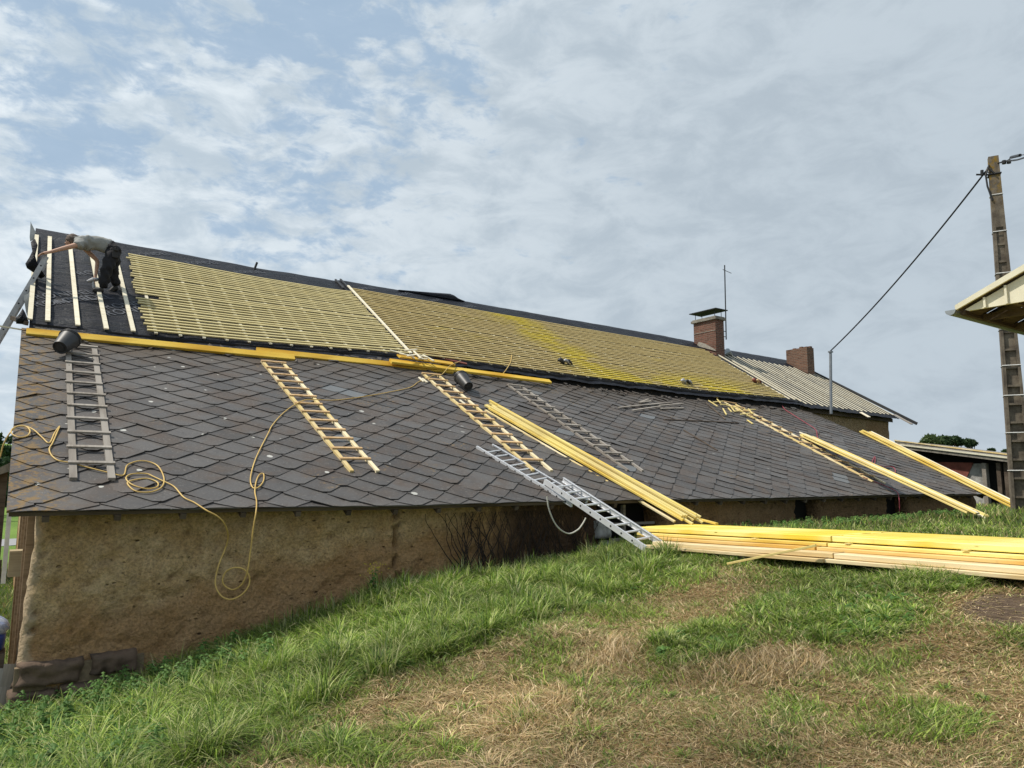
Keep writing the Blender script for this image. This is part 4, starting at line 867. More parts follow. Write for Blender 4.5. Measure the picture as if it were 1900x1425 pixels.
# ------------------------------------------------------------ LUMBER STACK
SG='sawn lumber stacked on the grass'
Yj=4.72; Yn=.9; Yf=7.8
def sz(y): return np.interp(y,[.9,2.9,4.7,8.1],[-.565,-.580,-.622,-.70])
lay=[ # top offset below the stack top, thickness, X front, boards (width,count), mat
 (0,.060,7.55,6,.205,M_top,'top'),(.072,.036,7.46,4,.30,M_lathy,'second'),(.112,.036,7.36,4,.32,M_side,'third'),(.152,.052,7.16,4,.34,M_stk,'fourth'),(.208,.038,7.10,3,.42,M_stk,'lowest')]
for li,(off,t,x0,n,wd,mat,nm) in enumerate(lay):
    shift=[0,0,.08,-.28,-.2][li]; 
    for seg,(ya,yb) in enumerate(((Yf+[0,-.15,-.25,-.75,-.6][li],Yj+shift*.9+.012),(Yj+shift*.9-.012,Yn))):
        for i in range(n):
            x=x0+wd/2+i*(wd+.003)+random.gauss(0,.002); xf=x+.0
            a_=V(xf-.02*(seg==0),ya+random.uniform(-.03,.03)*(seg==0),sz(ya)-off-t/2); b_=V(x,yb,sz(yb)-off-t/2)
            pos=['front board of the','second board from the front,','third board from the front,','fourth board from the front,','fifth board from the front,','rear board of the'][i] if i<n-1 else 'rear board of the'
            m_=mat if not(li==0 and i==0) else M_top
            board('lumber_board',a_,b_,wd,t,m_,label='%s %s layer of the lumber stack, %s length'%(pos,nm,['far','near'][seg]),cat='board',group=SG)
for i,(px,py) in enumerate(((1400,999),(1573,1010),(1790,1022))):
    p=atX(px,py,7.50); board('stack_spacer',V(7.45,p[1]-.02,sz(p[1])-.066),V(7.52,p[1]-.02,sz(p[1])-.066),.06,.010,M_lath,label='small yellow spacer sticking out of the stack, number %s from the left'%['one','two','three'][i],cat='spacer',group='spacers in the lumber stack')
for yb_ in (1.6,3.3,5.6,7.0): board('bearer',V(7.15,yb_,sz(yb_)-.30),V(8.6,yb_,sz(yb_)-.30),.09,.10,M_old,label='timber bearer under the lumber stack, '+{1.6:'nearest the camera',3.3:'second from the near end',5.6:'third from the near end',7.0:'at the far end'}[yb_],cat='bearer',group='bearers under the lumber stack')
board('loose_batten',atX(1350,1046,6.75),atX(1514,1012,7.02),.035,.025,M_lath,label='thin batten leaning from the grass onto the front of the lumber stack',cat='batten')
# ------------------------------------------------------------ BUCKETS
def bucket(pb,pr,r0_,r1,label):
    pb=np.array(pb);pr=np.array(pr); R,L=frame(pb,pr,(0,0,1)); e=empty('bucket',pb,R,label=label,cat='bucket',group='black builder\'s buckets')
    k=MB(); n=28; prof=[(0,0),(0,r0_*.55),(.012,r0_*.6),(.012,r0_*.8),(0,r0_*.86),(0,r0_),(L*.85,r1),(L*.86,r1*1.06),(L,r1*1.07),(L,r1*1.0),(L*.05,r0_*.95),(L*.04,0)]
    for i in range(len(prof)-1):
        (a_,ra),(b_,rb)=prof[i],prof[i+1]; vs=[];
        for q in range(n): an_=2*math.pi*q/n; vs.append((a_,ra*math.cos(an_),ra*math.sin(an_)))
        for q in range(n): an_=2*math.pi*q/n; vs.append((b_,rb*math.cos(an_),rb*math.sin(an_)))
        k.add(vs,[(q,(q+1)%n,n+(q+1)%n,n+q) for q in range(n)])
    o=k.build('bucket_body',M_bucket,smooth=True); o.parent=e
    k=MB(); k.tube([(L*.92,r1*1.08*math.cos(a_),r1*1.08*math.sin(a_)*1.0) for a_ in np.linspace(0,math.pi,14)],.006,5); o=k.build('handle',M_cable); o.parent=e
p=lp(108,652)
bucket(lp(109,665)+nL*.17,lp(128,656)+nL*.25,.105,.15,'large black bucket tilted on its side above the weathered ladder')
bucket(lp(866,730)+nL*.15,lp(850,716)+nL*.20,.095,.14,'smaller black bucket lying by the pine ladder below the third plank')
# ------------------------------------------------------------ HOSES
def hose(path,r,mat,label,name='hose'):
    k=MB(); k.tube(arc(path,6),r,8); o=k.build(name,mat,smooth=True); tag(o,label,name)
H=[]
def hl(x,y,h=.03): H.append(lp(x,y)+nL*h)
def hy(x,y,Yv): H.append(atY(x,y,Yv))
for x,y in((-14,870),(0,848),(6,826),(18,804)): hy(x,y,10.05)
for x,y in((32,798),(48,799),(55,807),(50,816),(35,819),(22,813),(21,805),(30,799),(45,798),(62,805)): hl(x,y,.05)
for x,y in((78,817),(91,827),(101,808),(110,796),(106,806),(97,827),(91,838),(95,850),(108,860),(131,864),(160,872),(200,882),(228,887),(236,868),(262,860),(290,868),(303,890),(300,908),(280,918),(252,917),(237,905),(240,898),(270,893),(291,900),(290,909),(270,912),(245,905),(233,893),(243,885),(270,884),(285,890),(300,897),(322,908),(340,928),(360,938)): hl(x,y,.035)
for x,y,v in((383,947,8.32),(402,957,8.28),(414,968,8.3),(421,982,8.4),(423,1000,8.5),(417,1020,8.55),(407,1045,8.5),(400,1072,8.45),(401,1090,8.4),(412,1107,8.35),(430,1112,8.3),(450,1102,8.3),(462,1085,8.3),(462,1068,8.3),(452,1056,8.32),(436,1053,8.35),(420,1060,8.4),(413,1075,8.42),(417,1087,8.42),(432,1094,8.4),(447,1086,8.35),(456,1070,8.32),(460,1055,8.3),(465,1020,8.3),(470,980,8.28),(475,950,8.30)): hy(x,y,v)
for x,y in((475,935),(472,918),(474,900),(480,886),(488,884),(488,897),(480,908),(470,911),(464,900),(466,880),(476,850),(497,808),(504,794),(520,775),(538,760)): hl(x,y,.035)
for x,y in((560,754),(580,752)): hl(x,y,.10)
for x,y in((620,746),(670,740),(720,731),(760,722),(775,712),(788,706)): hl(x,y,.035)
for x,y in((803,704),(818,702)): hl(x,y,.09)
for x,y in((832,694),(850,686)): hl(x,y,.2)
hose(H,.0080,M_hose,'cream yellow air hose looping over the slates and hanging down the wall')
H=[]
for x,y in((1446,744),(1449,752),(1455,762),(1470,772),(1490,785),(1512,800),(1516,815),(1527,828),(1548,840),(1556,848),(1575,843),(1582,850),(1585,858),(1610,866),(1621,864),(1622,850),(1617,864),(1635,868),(1655,870),(1660,878),(1654,885),(1640,880),(1641,872)): hl(x,y,.05)
hose(H,.010,M_pink,'thin red cord snaking over the slates between the two far batten bundles','cord')
H=[]
for x,y in((1600,888),(1620,896),(1640,904),(1662,915)): hl(x,y,.04)
for x,y in((1668,924),(1669,940),(1669,955)): hy(x,y,8.3)
hose(H,.009,M_pink,'red cord hanging over the eave left of the middle batten bundle','cord')
k=MB(); p=lp(1640,876)+nL*.05
for i in range(7): an_=i*.9; k.tube([p,p+V(.16*math.cos(an_),.1*math.sin(an_),.06+.04*math.sin(i))],.018,5)
tag(k.build('cord_reel',M_cable),'small black clamp lying on the slates inside the loop of red cord','clamp')
H=[mainp(937,692)+nM*.08,mainp(942,684)+nM*.08,mainp(946,676)+nM*.07,mainp(948,664)+nM*.08]; H=[lp(930,700)+nL*.05]+H
hose(H,.010,M_hose,'short cream cord end hanging over the main eave above the grey ladder','cord')
# tool pouches / cable lumps on the battens
def lump(px,py,mat,mat2,label):
    p=mainp(px,py)+nM*.10; e=empty('tool_pouch',p,label=label,cat='tool pouch',group='tool pouches hung on the battens')
    for nm,mt_,dx,rr in(('pouch_bag',mat,-.09,.065),('pouch_flap',mat2,.09,.05),('glove',mat,.19,.04)):
        k=MB(); k.tube([(dx-.10,0,.03),(dx-.03,-.02,.05),(dx+.05,0,.02),(dx+.12,0,-.05)],[rr*.3,rr,rr*.9,rr*.3],8); o=k.build(nm,mt_,smooth=True); o.parent=e
lump(1043,678,M_bucket,M_alud,'dark tool pouch on the battens, leftmost of three above the lean-to'); lump(1269,715,M_alud,M_bucket,'black and white tool pouch on the lowest battens above the far ladder head'); lump(1400,713,M_rust,M_rung,'rusty orange tool pouch near the right end of the yellow battens')
# ------------------------------------------------------------ WORKER
def skinmesh(name,verts,edges,radii,mat,parent,sub=2,fold=0):
    me=bpy.data.meshes.new(name); me.from_pydata([tuple(map(float,v)) for v in verts],edges,[]); o=bpy.data.objects.new(name,me); COL.objects.link(o)
    md=o.modifiers.new('s','SKIN'); 
    for i,r in enumerate(radii):
        sv=me.skin_vertices[0].data[i]; sv.radius=(r,r) if not hasattr(r,'__len__') else r
    me.skin_vertices[0].data[0].use_root=True; md.use_smooth_shade=True
    s=o.modifiers.new('b','SUBSURF'); s.levels=sub; s.render_levels=sub
    dg=bpy.context.evaluated_depsgraph_get(); m2=bpy.data.meshes.new_from_object(o.evaluated_get(dg)); bpy.data.objects.remove(o)
    if fold:
        for v in m2.vertices:
            q_=v.co; v.co=v.co+v.normal*(fold*vnoise((q_.x+q_.z*.4,q_.y,q_.z*1.6),9,4)+fold*.6*math.sin(38*(q_.z*.8+q_.x*.5)+3*math.sin(14*q_.x)))
    m2.polygons.foreach_set('use_smooth',[True]*len(m2.polygons)); m2.materials.clear(); m2.materials.append(mat); q=bpy.data.objects.new(name,m2); COL.objects.link(q); q.parent=parent
    q.matrix_basis=parent.matrix_world.inverted(); return q
YM=15.72
J=lambda px,py,dy=0.:atY(px,py,YM+dy)
worker=empty('person',tuple(J(203,545)),label='bent-over roofer in a grey t-shirt and black trousers reaching out to the ladder',cat='person')
pel=J(211,463,.05); sp1=J(192,453,.05); sp2=J(170,449,.05); ch=J(152,449,.05); nk=J(143,448,.03); hd=J(134,444,.0); hd2=J(130,450,0)
shN=J(146,454,-.16); elN=J(117,461,-.22); wrN=J(91,468,-.27); haN=J(82,470,-.28)
shF=J(152,456,.22); elF=J(181,484,.20); wrF=J(178,508,.10); haF=J(176,518,.08)
hiN=J(211,466,-.08); knN=J(197,503,-.14); anN=J(190,535,-.10); hiF=J(212,466,.16); knF=J(209,504,.20); anF=J(217,531,.22)
vs=[pel,sp1,sp2,ch,nk,hd,shN,elN,wrN,haN,shF,elF,wrF,haF,hiN,knN,anN,hiF,knF,anF]
ed=[(0,1),(1,2),(2,3),(3,4),(4,5),(3,6),(6,7),(7,8),(8,9),(3,10),(10,11),(11,12),(12,13),(0,14),(14,15),(15,16),(0,17),(17,18),(18,19)]
ra=[.08,.085,.10,.11,.055,.085,.055,.042,.028,.030,.055,.042,.028,.030,.085,.058,.042,.085,.058,.042]
# fingers of each hand as short chains off the palm
def fingers(hand,dirn,side):
    d=dirn/np.linalg.norm(dirn); s=side/np.linalg.norm(side); base=len(vs)
    hi_=[i for i,v in enumerate(vs) if v is hand][0]
    for f_,(o_,l) in enumerate(((-.033,.055),(-.011,.068),(.012,.064),(.033,.050))):
        a_=hand+d*.045+s*o_; b_=a_+d*l*.6+V(0,0,-.01); c_=b_+d*l*.35+V(0,0,-.03)
        i0=len(vs); vs.extend([a_,b_,c_]); ed.extend([(hi_,i0),(i0,i0+1),(i0+1,i0+2)]); ra.extend([.011,.010,.008])
    a_=hand+d*.01+s*.05; i0=len(vs); vs.extend([a_,a_+d*.035+s*.02]); ed.extend([(hi_,i0),(i0,i0+1)]); ra.extend([.012,.009])
fingers(haN,haN-wrN,V(0,-1,0)); fingers(haF,haF-wrF,V(0,-1,0))
skinmesh('body',vs,ed,ra,M_skin,worker)
skinmesh('t_shirt',[pel*.85+sp1*.15+V(0,0,.01),sp1,sp2,ch,shN*.55+ch*.45,shN,shN*.72+elN*.28,shF*.55+ch*.45,shF,shF*.72+elF*.28,nk*.5+ch*.5],[(0,1),(1,2),(2,3),(3,4),(4,5),(5,6),(3,7),(7,8),(8,9),(3,10)],[.172,.152,.155,.158,.12,.088,.078,.12,.088,.078,.10],M_shirt,worker,3,.014)
skinmesh('trousers',[pel+V(.02,0,0),hiN,knN,anN+V(0,0,-.02),hiF,knF,anF+V(0,0,-.02),sp1*.4+pel*.6],[(0,1),(1,2),(2,3),(0,4),(4,5),(5,6),(0,7)],[.175,.145,.105,.088,.145,.105,.088,.165],M_trou,worker,3,.016)
for nm_,an_,to in(('shoe',anN,J(171,538,-.10)),('shoe',anF,J(203,543,.2))):
    g0=an_.copy(); skinmesh(nm_,[g0+V(.03,0,-.02),g0+V(-.05,0,-.05),to],[(0,1),(1,2)],[.058,.055,.042],M_shoe,worker)
k=MB(); bc_=J(214,470,-.20); k.box(bc_,(.05,.035,.09)); k.box(bc_+V(.01,-.02,.06),(.03,.05,.02)); part(k,'belt_pouch',M_shoe,parent=worker)
# head: skull, nose, ears, then hair
def ball(mb,c,r,n=14,m_=10,fn_=None):
    vs_=[];fs_=[]
    for i in range(m_+1):
        ph_=math.pi*i/m_
        for j in range(n):
            a_=2*math.pi*j/n; d=np.array([math.sin(ph_)*math.cos(a_),math.sin(ph_)*math.sin(a_),math.cos(ph_)]); k_=fn_(d) if fn_ else 1; vs_.append(np.array(c)+d*np.array(r)*k_)
    for i in range(m_):
        for j in range(n): fs_.append((i*n+j,(i+1)*n+j,(i+1)*n+(j+1)%n,i*n+(j+1)%n))
    mb.add(vs_,fs_)
k=MB(); hc=J(134,448,0); ball(k,hc,(.11,.085,.12)); ball(k,hc+V(-.095,0,-.05),(.025,.016,.02)); ball(k,hc+V(-.02,-.08,-.01),(.022,.012,.03)); ball(k,hc+V(-.02,.08,-.01),(.022,.012,.03)); ball(k,hc+V(-.07,0,-.085),(.035,.03,.025)); part(k,'face',M_skin,True,parent=worker)
k=MB(); ball(k,hc+V(.015,0,.025),(.128,.105,.122),22,16,lambda d:1+.09*math.sin(d[0]*23+3*d[1])*math.sin(d[2]*21+d[1]*17)); part(k,'hair',M_hair,True,parent=worker)
k=MB(); g0=J(173,519,.05); k.tube([g0+V(.12,0,.03),g0,g0+V(-.10,0,-.05)],[.03,.045,.02],8); k.tube([g0,g0+V(.02,0,-.16)],[.03,.03],6); tag(k.build('nail_gun',M_alud),'grey nail gun held low in the roofer\'s right hand','nail gun')
# ------------------------------------------------------------ CARPORT (right)
cp=empty('carport',(9,1.5,-1.0),label='cream clad carport roof with a zinc gutter jutting in at the right edge',cat='carport')
tipp=atX(1771,577,9.0); yz=lambda px,py:atX(px,py,9.0)
sl_=(yz(1900,500)[2]-yz(1771,575)[2])/(yz(1771,575)[1]-yz(1900,500)[1])
Y0=tipp[1]-.04; Z0=tipp[2]; Wc=4.2; Lc=7.0; X0=9.0
def CR(d): return Z0+d*sl_
k=MB(); n_=48
for i in range(n_):  # ribbed sheet roof
    xa=X0+Lc*i/n_; hh=.035 if i%3==0 else 0.; k.add([(xa,Y0,CR(0)+hh),(xa+Lc/n_,Y0,CR(0)+hh),(xa+Lc/n_,Y0-Wc/2,CR(Wc/2)+hh),(xa,Y0-Wc/2,CR(Wc/2)+hh),(xa,Y0,CR(0)+hh-.03),(xa+Lc/n_,Y0,CR(0)+hh-.03),(xa+Lc/n_,Y0-Wc/2,CR(Wc/2)+hh-.03),(xa,Y0-Wc/2,CR(Wc/2)+hh-.03)],[(0,1,2,3),(4,5,6,7),(0,1,5,4),(1,2,6,5),(2,3,7,6),(3,0,4,7)])
    k.add([(xa,Y0-Wc,CR(0)+hh),(xa+Lc/n_,Y0-Wc,CR(0)+hh),(xa+Lc/n_,Y0-Wc/2,CR(Wc/2)+hh),(xa,Y0-Wc/2,CR(Wc/2)+hh)],[(0,1,2,3)])
part(k,'roof_sheet',M_dkw,parent=cp)
k=MB(); k.prism([(X0-.03,Y0+.02,Z0-.0),(X0-.03,Y0-Wc/2,CR(Wc/2)),(X0-.03,Y0-Wc/2,CR(Wc/2)+.09),(X0-.03,Y0+.02,Z0+.06)],(.05,0,0)); k.prism([(X0-.005,Y0-Wc/2,CR(Wc/2)),(X0-.005,Y0-Wc,CR(0)),(X0-.005,Y0-Wc,CR(0)+.09),(X0-.005,Y0-Wc/2,CR(Wc/2)+.09)],(.05,0,0)); part(k,'verge_trim',M_crmx,parent=cp)
zb_=yz(1899,558)[2]
k=MB(); k.prism([(X0+.03,Y0-.06,Z0+.0),(X0+.03,Y0-.10,zb_),(X0+.03,Y0-Wc+.1,zb_),(X0+.03,Y0-Wc/2,CR(Wc/2)-.01)],(.03,0,0)); part(k,'gable_panel',M_crmx,parent=cp)
for yy in (.28,.50,.74,.98,1.22): 
    k=MB(); k.lohi((X0-.0,Y0-yy-.012,zb_+.001),(X0+.029,Y0-yy+.012,CR(yy)-.02)); part(k,'panel_rib',M_crmx,parent=cp)
k=MB(); g=[]; 
for i in range(9): a_=math.pi*i/8; g.append((math.cos(a_)*.06,-math.sin(a_)*.06))
for xa,xb in((X0-.04,X0+Lc),):
    vs_=[(xa,Y0+.07+c,Z0+.01+s) for c,s in g]+[(xb,Y0+.07+c,Z0+.01+s) for c,s in g]; k.add(vs_,[(i,i+1,10+i,9+i) for i in range(8)]); k.add(vs_[:9],[tuple(range(9))])
part(k,'gutter',M_zinc,True,parent=cp)
k=MB(); k.lohi((X0+.06,Y0-.05,zb_-.03),(X0+Lc,Y0+.0,zb_+.06)); 
for xx in np.arange(X0+.5,X0+Lc,.9): k.lohi((xx,Y0-Wc,zb_-.05),(xx+.06,Y0-.05,zb_+.03))
for yy in (.5,1.1,1.7,2.4,3.1): k.lohi((X0+.07,Y0-yy-.03,zb_+.031),(X0+Lc,Y0-yy+.03,zb_+.08))
part(k,'carport_frame',M_dkw,parent=cp)
for xx,yy in((X0+3.5,Y0-Wc+.2),(X0+Lc-.1,Y0-Wc+.2),(X0+Lc-.1,Y0-.1),(X0+.4,Y0-Wc+.2)): 
    k=MB(); k.lohi((xx-.07,yy-.07,terr1(xx,yy)-.2),(xx+.07,yy+.07,zb_-.05)); part(k,'carport_post',M_steel,parent=cp)
# ------------------------------------------------------------ FAR SHED, TREES
sh=empty('open_shed',(31,12,-1),label='low open-fronted shed with a rusty brown panel and patched whitewashed brick, beyond the house',cat='shed')
XS=30.5
def sx_(px,py,X=XS): return atX(px,py,X)
f1,f2=sx_(1670,826),sx_(1884,852)
k=MB()
# roof slab: front edge (facing -X) from f1 to f2 plus depth away
bk=V(3,0,-.02); thk=V(0,0,-.14)
k.add([f1,f2,f2+bk,f1+bk,f1+thk,f2+thk,f2+bk+thk,f1+bk+thk],[(0,1,2,3),(4,5,6,7),(0,1,5,4),(1,2,6,5),(2,3,7,6),(3,0,4,7)]); part(k,'shed_roof',M_conc,parent=sh)
k=MB(); k.bar(f1+V(-.03,0,.02),f2+V(-.03,0,.02),.03,.06); part(k,'roof_edge_trim',M_crmx,parent=sh)
k=MB(); g1,g2=sx_(1660,817,33.5),sx_(1884,845,33.5); k.bar(g1,g2,.05,.05); part(k,'upper_roof_edge',M_pale,parent=sh)
k=MB(); k.add([g1,g2,g2+V(5,0,-.1),g1+V(5,0,-.1),g1+V(0,0,-.4),g2+V(0,0,-.4)],[(0,1,2,3),(0,1,5,4)]); part(k,'upper_roof',M_conc,parent=sh)
k=MB(); zt=f2[2]-.15; XB=XS+.35
k.add([V(XB,sx_(1710,840)[1],zt+.12),V(XB,sx_(1797,850)[1],zt+.05),V(XB,sx_(1778,880)[1],-.2),V(XB,sx_(1710,880)[1],-.2),V(XB+.05,sx_(1710,840)[1],zt+.12),V(XB+.05,sx_(1797,850)[1],zt+.05),V(XB+.05,sx_(1778,880)[1],-.2),V(XB+.05,sx_(1710,880)[1],-.2)],[(0,1,2,3),(4,5,6,7),(1,2,6,5)]); part(k,'rusty_panel',M_rust,parent=sh)
k=MB(); k.lohi((XB+.08,sx_(1822,880)[1],-1.2),(XB+.25,sx_(1772,880)[1],zt+.02)); part(k,'whitewashed_brick_wall',M_whit,parent=sh)
k=MB(); k.prism([V(XB+.3,f2[1]-1,-1.3),V(XB+.3,f1[1]+3,-1.3),V(XB+.3,f1[1]+3,f1[2]-.05),V(XB+.3,f1[1],f1[2]-.10),V(XB+.3,f2[1],f2[2]-.10),V(XB+.3,f2[1]-1,f2[2]-.10)],(2,0,0)); part(k,'shed_interior_shade',M_dark,parent=sh)  # near-black solid imitates the shade inside the open shed
for px,mp_ in ((1821,M_old),(1702,M_dkw),(1848,M_dkw),(1862,M_dkw)): 
    k=MB(); y_=sx_(px,880)[1]; k.lohi((XB-.12,y_-.07,-1.3),(XB+.06,y_+.07,zt+.03)); part(k,'shed_post',mp_,parent=sh)
def leafmat(n,a_,b_):
    m=MT(n,.6,.2); c=m.mix(m.attr('tint'),a_,b_); m.col(c); t_=m.n.new('ShaderNodeBsdfTranslucent'); m.lk(c,t_.inputs[0]); x_=m.n.new('ShaderNodeMixShader'); x_.inputs[0].default_value=.3; m.lk(m.b.outputs[0],x_.inputs[1]); m.lk(t_.outputs[0],x_.inputs[2]); m.lk(x_.outputs[0],m.n['Material Output'].inputs[0]); return m.m
M_leaf=leafmat('tree_leaf',(.045,.075,.025),(.09,.13,.045)); M_leafd=leafmat('dark_tree_leaf',(.02,.045,.02),(.05,.085,.03))
def tree(base,h,cr,label,mat,n=4200,ls=.16,blobs=None,group='trees on the skyline'):
    base=np.array(base,float); e=empty('broadleaf_tree',base,label=label,cat='tree',group=group)
    k=MB(); k.tube([(0,0,-.3),(0,0,h*.3),(.1*cr,0,h*.6)],[h*.035,h*.028,h*.015],8)
    B=blobs or [(random.uniform(-.75,.75)*cr,random.uniform(-.75,.75)*cr,h*random.uniform(.45,.85),cr*random.uniform(.28,.5)) for _ in range(12)]
    for b_ in B: k.tube([(0,0,h*.3),(b_[0]*.5,b_[1]*.5,(h*.3+b_[2])/2),(b_[0],b_[1],b_[2])],[h*.015,h*.01,h*.004],5)
    o=k.build('trunk',M_dkw); o.parent=e
    k=MB()
    for i in range(n):
        b_=random.choice(B); d=np.array([random.gauss(0,1) for _ in range(3)]); d/=np.linalg.norm(d); rr=b_[3]*random.uniform(.55,1.05)*(1+.15*math.sin(d[0]*7+d[2]*5)); c=np.array(b_[:3])+d*rr*np.array([1,1,.75])
        a1_=np.array([random.gauss(0,1) for _ in range(3)]); a1_/=np.linalg.norm(a1_); a2_=np.cross(a1_,d); a2_/=max(1e-6,np.linalg.norm(a2_)); s=ls*random.uniform(.6,1.3)
        k.cur=random.random(); k.add([c-a1_*s,c+a2_*s*.6,c+a1_*s,c-a2_*s*.6],[(0,1,2,3)])
    o=k.build('crown',mat,color=True); o.parent=e; return e
def skyt(px0,px1,pyt,D,label,mat,z0=-2.5,n=4200,ls=.22):
    c=ray((px0+px1)/2,pyt); t=D/np.hypot(c[0],c[1]); top=c*t; a_=ray(px0,pyt)*t; b_=ray(px1,pyt)*t; cr=np.linalg.norm(a_-b_)/2
    h=top[2]-z0; B=[]
    for _ in range(16):
        an_=random.uniform(0,6.28); q=random.uniform(0,.68)*cr; rb=cr*random.uniform(.22,.38); B.append((q*math.cos(an_),q*math.sin(an_),h-rb*.8-random.uniform(0,.35)*cr*(.4+q/cr),rb))
    for _ in range(12): an_=random.uniform(0,6.28); q=random.uniform(.2,.8)*cr; B.append((q*math.cos(an_),q*math.sin(an_),h*random.uniform(.25,.75),cr*.35))
    tree((top[0],top[1],z0),h,cr,label,mat,n,ls,B)
skyt(1698,1757,806,75,'pale green tree on the skyline above the far shed, left of its neighbour',M_leaf,ls=.22)
skyt(1740,1790,808,78,'dark green tree in the middle of the group above the far shed',M_leafd,ls=.22)
skyt(1780,1814,815,80,'small dark tree at the right of the group above the far shed',M_leafd,ls=.2,n=2600)
skyt(1832,1846,834,110,'tiny distant tree on the skyline just left of the concrete pole',M_leafd,ls=.3,n=700)
skyt(1858,1876,836,105,'low distant bush on the skyline touching the concrete pole',M_leafd,ls=.3,n=700)
# left background: wooded hillside, hedge and small dark outbuilding
WG='trees on the hillside at the left edge'
for i,(px0,px1,py,D) in enumerate(((-60,-15,800,140),(-30,12,803,150),(0,40,806,160),(-75,-40,830,95),(-45,-8,840,80),(-20,20,850,100))):
    c=ray((px0+px1)/2,py); t=D/np.hypot(c[0],c[1]); top=c*t; z0=terr1(top[0],top[1])-.5; cr=np.linalg.norm(ray(px0,py)*t-ray(px1,py)*t)/2*1.3; h=top[2]-z0; B=[]
    for _ in range(18): an_=random.uniform(0,6.28); q=random.uniform(0,.75)*cr; rb=cr*random.uniform(.3,.45); B.append((q*math.cos(an_),q*math.sin(an_),h-rb*.8-random.uniform(0,.8)*h*.8,rb))
    tree((top[0],top[1],z0),h,cr,['dark tree at the top of the left hillside, outermost','dark tree at the top of the left hillside beside the roof verge','dark tree just behind the roof verge on the left hillside','lower bushy tree far out on the left hillside','lower bushy tree in front of the left hillside trees','mid-green tree low on the hillside by the verge'][i],M_leafd,3000,.5,B,WG)
ob=empty('outbuilding',(-1.2,24,-2.8),label='small dark outbuilding with an old mossy roof seen past the left gable',cat='outbuilding')
r1,r2=atY(-30,882,24.),atY(21,857,24.); 
k=MB(); k.prism([r1,r2,r2+V(.3,0,-.12),r1+V(0,0,-.12)],(0,6,0)); part(k,'outbuilding_roof',M_conc,parent=ob)
k=MB(); k.lohi((r1[0]-2,24.2,-3.2),(r2[0]-.05,29.5,-1.25)); k.prism([(r1[0]-2,24.2,-1.25),(r2[0]-.05,24.2,-1.25),(r2[0]-.05,24.2,r2[2]-.2),(r1[0],24.2,r1[2]-.15)],(0,5.3,0)); part(k,'outbuilding_wall',M_dkw,parent=ob)
# ------------------------------------------------------------ CLUTTER AT THE LEFT GABLE
bx=atY(2,1160,9.2)
br=empty('blue_tub',(bx[0]-.1,9.3,-1.6),label='blue tub under crumpled clear plastic at the left edge by the gable',cat='tub')
zt=atY(2,1176,9.2)[2]
k=MB(); c=np.array([bx[0]-.12,9.25,0]); n_=20
c=c+V(-.02,0,0); k.tube([c+V(0,0,zt-.16),c+V(0,0,zt-.14),c+V(0,0,zt-.04),c+V(0,0,zt)],[.17,.185,.19,.19],20); part(k,'tub_body',M_blue,True,parent=br)
pb_=empty('timber_block',(c[0],c[1],-2.6),label='weathered timber block carrying the blue tub at the left edge',cat='timber block')
for i in range(5):
    k=MB(); k.lohi((c[0]-.22+.02*random.random(),c[1]-.2,-2.7+i*.18*(zt+2.54)/.9),(c[0]+.17+.04*random.random(),c[1]+.2,-2.7+(i+.93)*.18*(zt+2.54)/.9)); part(k,'baulk',M_gst if i%2 else M_dkw,parent=pb_)
k=MB(); ball(k,c+V(0,0,zt+.07),(.215,.215,.11),26,14,lambda d:1+.10*math.sin(9*d[0]+4*d[2])*math.sin(11*d[1]+7*d[2])); part(k,'plastic_wrap',M_wrap,True,parent=br)
for i,(a_,b_,lab) in enumerate((((14,1240,9.0),(-6,1330,8.9),'rough slab leaning against the foot of the gable, nearest the corner'),((22,1232,8.98),(8,1300,8.95),'split board standing at the foot of the gable beside the slab'))):
    board('leaning_board',atY(*a_),atY(*b_),.13,.03,M_old,up=(0,-1,0),label=lab,cat='board',group='boards leaning at the gable')
fg=empty('timber_hoarding',(-.5,10.5,-2.6),label='dark boarded hoarding standing beyond the blue tub at the left edge',cat='hoarding')
for i in range(7):
    k=MB(); xx=-.75+i*.115; zt_=atY(4,1035,10.6)[2]+random.uniform(-.03,.03); k.lohi((xx,10.6,-2.7),(xx+.10,10.63,zt_)); part(k,'hoarding_board',M_dkw,parent=fg)
# ------------------------------------------------------------ NETTLES / WEEDS along the wall foot
def weed(x,y,h,label,group='nettles along the foot of the wall'):
    z=terr1(x,y); k=MB(); e=[]
    o_=MB(); o_.tube([(0,0,-.03),(random.gauss(0,.02),random.gauss(0,.02),h*.5),(random.gauss(0,.04),random.gauss(0,.04),h)],[.005,.004,.002],4)
    root=empty('nettle',(x,y,z),label=label,cat='weed',group=group)
    s=o_.build('stem',M_nst); s.parent=root
    nl=max(5,int(h/.028))
    for i in range(nl):
        t=.15+.85*i/nl; zz=h*t
        for q in range(2):
            an_=i*1.57+q*math.pi+random.gauss(0,.3); L=.085*(1.15-t*.6)*random.uniform(.7,1.3); d=np.array([math.cos(an_),math.sin(an_),random.uniform(-.35,.25)]); sdv=np.array([-math.sin(an_),math.cos(an_),0])*L*.34; p=np.array([0,0,zz])
            k.cur=random.random(); k.add([p,p+d*L*.45+sdv,p+d*L+V(0,0,-.25*L),p+d*L*.45-sdv,p+d*L*.45+V(0,0,.012)],[(0,1,4),(1,2,4),(2,3,4),(3,0,4)])
    l=k.build('leaves',M_nleaf,color=True); l.parent=root
M_nst=plain('nettle_stem',(.10,.15,.05),.7); M_nleaf=leafmat('nettle_leaf',(.055,.12,.025),(.13,.24,.055))
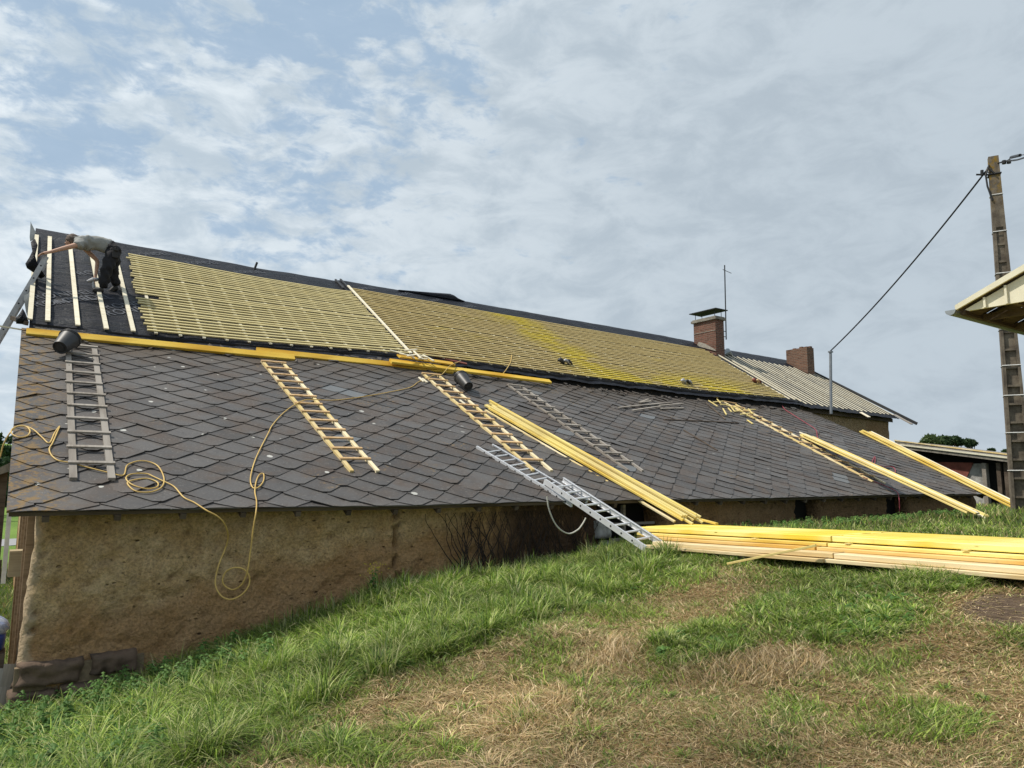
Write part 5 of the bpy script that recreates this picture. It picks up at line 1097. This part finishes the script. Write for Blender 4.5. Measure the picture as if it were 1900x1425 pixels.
def weedmass(name,spots,label):
    k=MB()
    for x,y,h in spots:
        z=terr1(x,y); bx_,by_=random.gauss(0,.04),random.gauss(0,.04); nl=max(5,int(h/.026))
        for i in range(nl):
            t=.15+.85*i/nl
            for q in range(2):
                an_=i*1.57+q*math.pi+random.gauss(0,.3); L=.085*(1.15-t*.6)*random.uniform(.7,1.3); d=np.array([math.cos(an_),math.sin(an_),random.uniform(-.35,.25)]); sdv=np.array([-math.sin(an_),math.cos(an_),0])*L*.34; p=np.array([x+bx_*t,y+by_*t,z+h*t])
                k.cur=random.random(); k.add([p,p+d*L*.45+sdv,p+d*L+V(0,0,-.25*L),p+d*L*.45-sdv,p+d*L*.45+V(0,0,.012)],[(0,1,4),(1,2,4),(2,3,4),(3,0,4)])
    tag(k.build(name,M_nleaf,color=True),label,'weeds',kind='stuff')
weedmass('nettles',[(.0+random.uniform(0,2.2),random.uniform(7.1,8.6),random.uniform(.14,.34)) for i in range(150)]+[(random.uniform(-.1,1.0),random.uniform(5.2,7.4),random.uniform(.10,.24)) for i in range(130)],'clump of green nettles below the left corner of the earth wall')
weedmass('leafy_weeds',[(random.uniform(6.9,8.4),random.uniform(7.6,8.6),random.uniform(.06,.15)) for i in range(90)],'low leafy weeds around the foot of the aluminium ladder')
weedmass('broadleaf_weeds',[(random.uniform(10.5,18),random.uniform(7.3,8.6),random.uniform(.06,.17)) for i in range(240)],'broad-leaved weeds under the eave beyond the lumber stack')
weedmass('clover',[(x_,y_,random.uniform(.03,.06)) for x_,y_ in ((random.uniform(.5,6.5),random.uniform(2.5,7.8)) for i in range(1500)) if float(zones(*proj(np.array([x_,y_,terr1(x_,y_)])))[0])<.25+.2*random.random()],'small broad leaves scattered through the turf')
x,y=3.75,8.35; weed(x,y,.42,'tall yellow-flowered weed against the wall left of the crack','tall flowering weed')
k=MB(); z=terr1(x,y)
for i in range(40): p=V(x+random.gauss(0,.06),y+random.gauss(0,.04),z+.42+random.uniform(-.06,.08)); ball(k,p,(.008,.008,.006),5,3)
tag(part(k,'flower_heads',plain('yellow_flower',(.65,.55,.04),.6),parent=[o for o in COL.objects if o.get('group')=='tall flowering weed'][0]),kind='stuff')
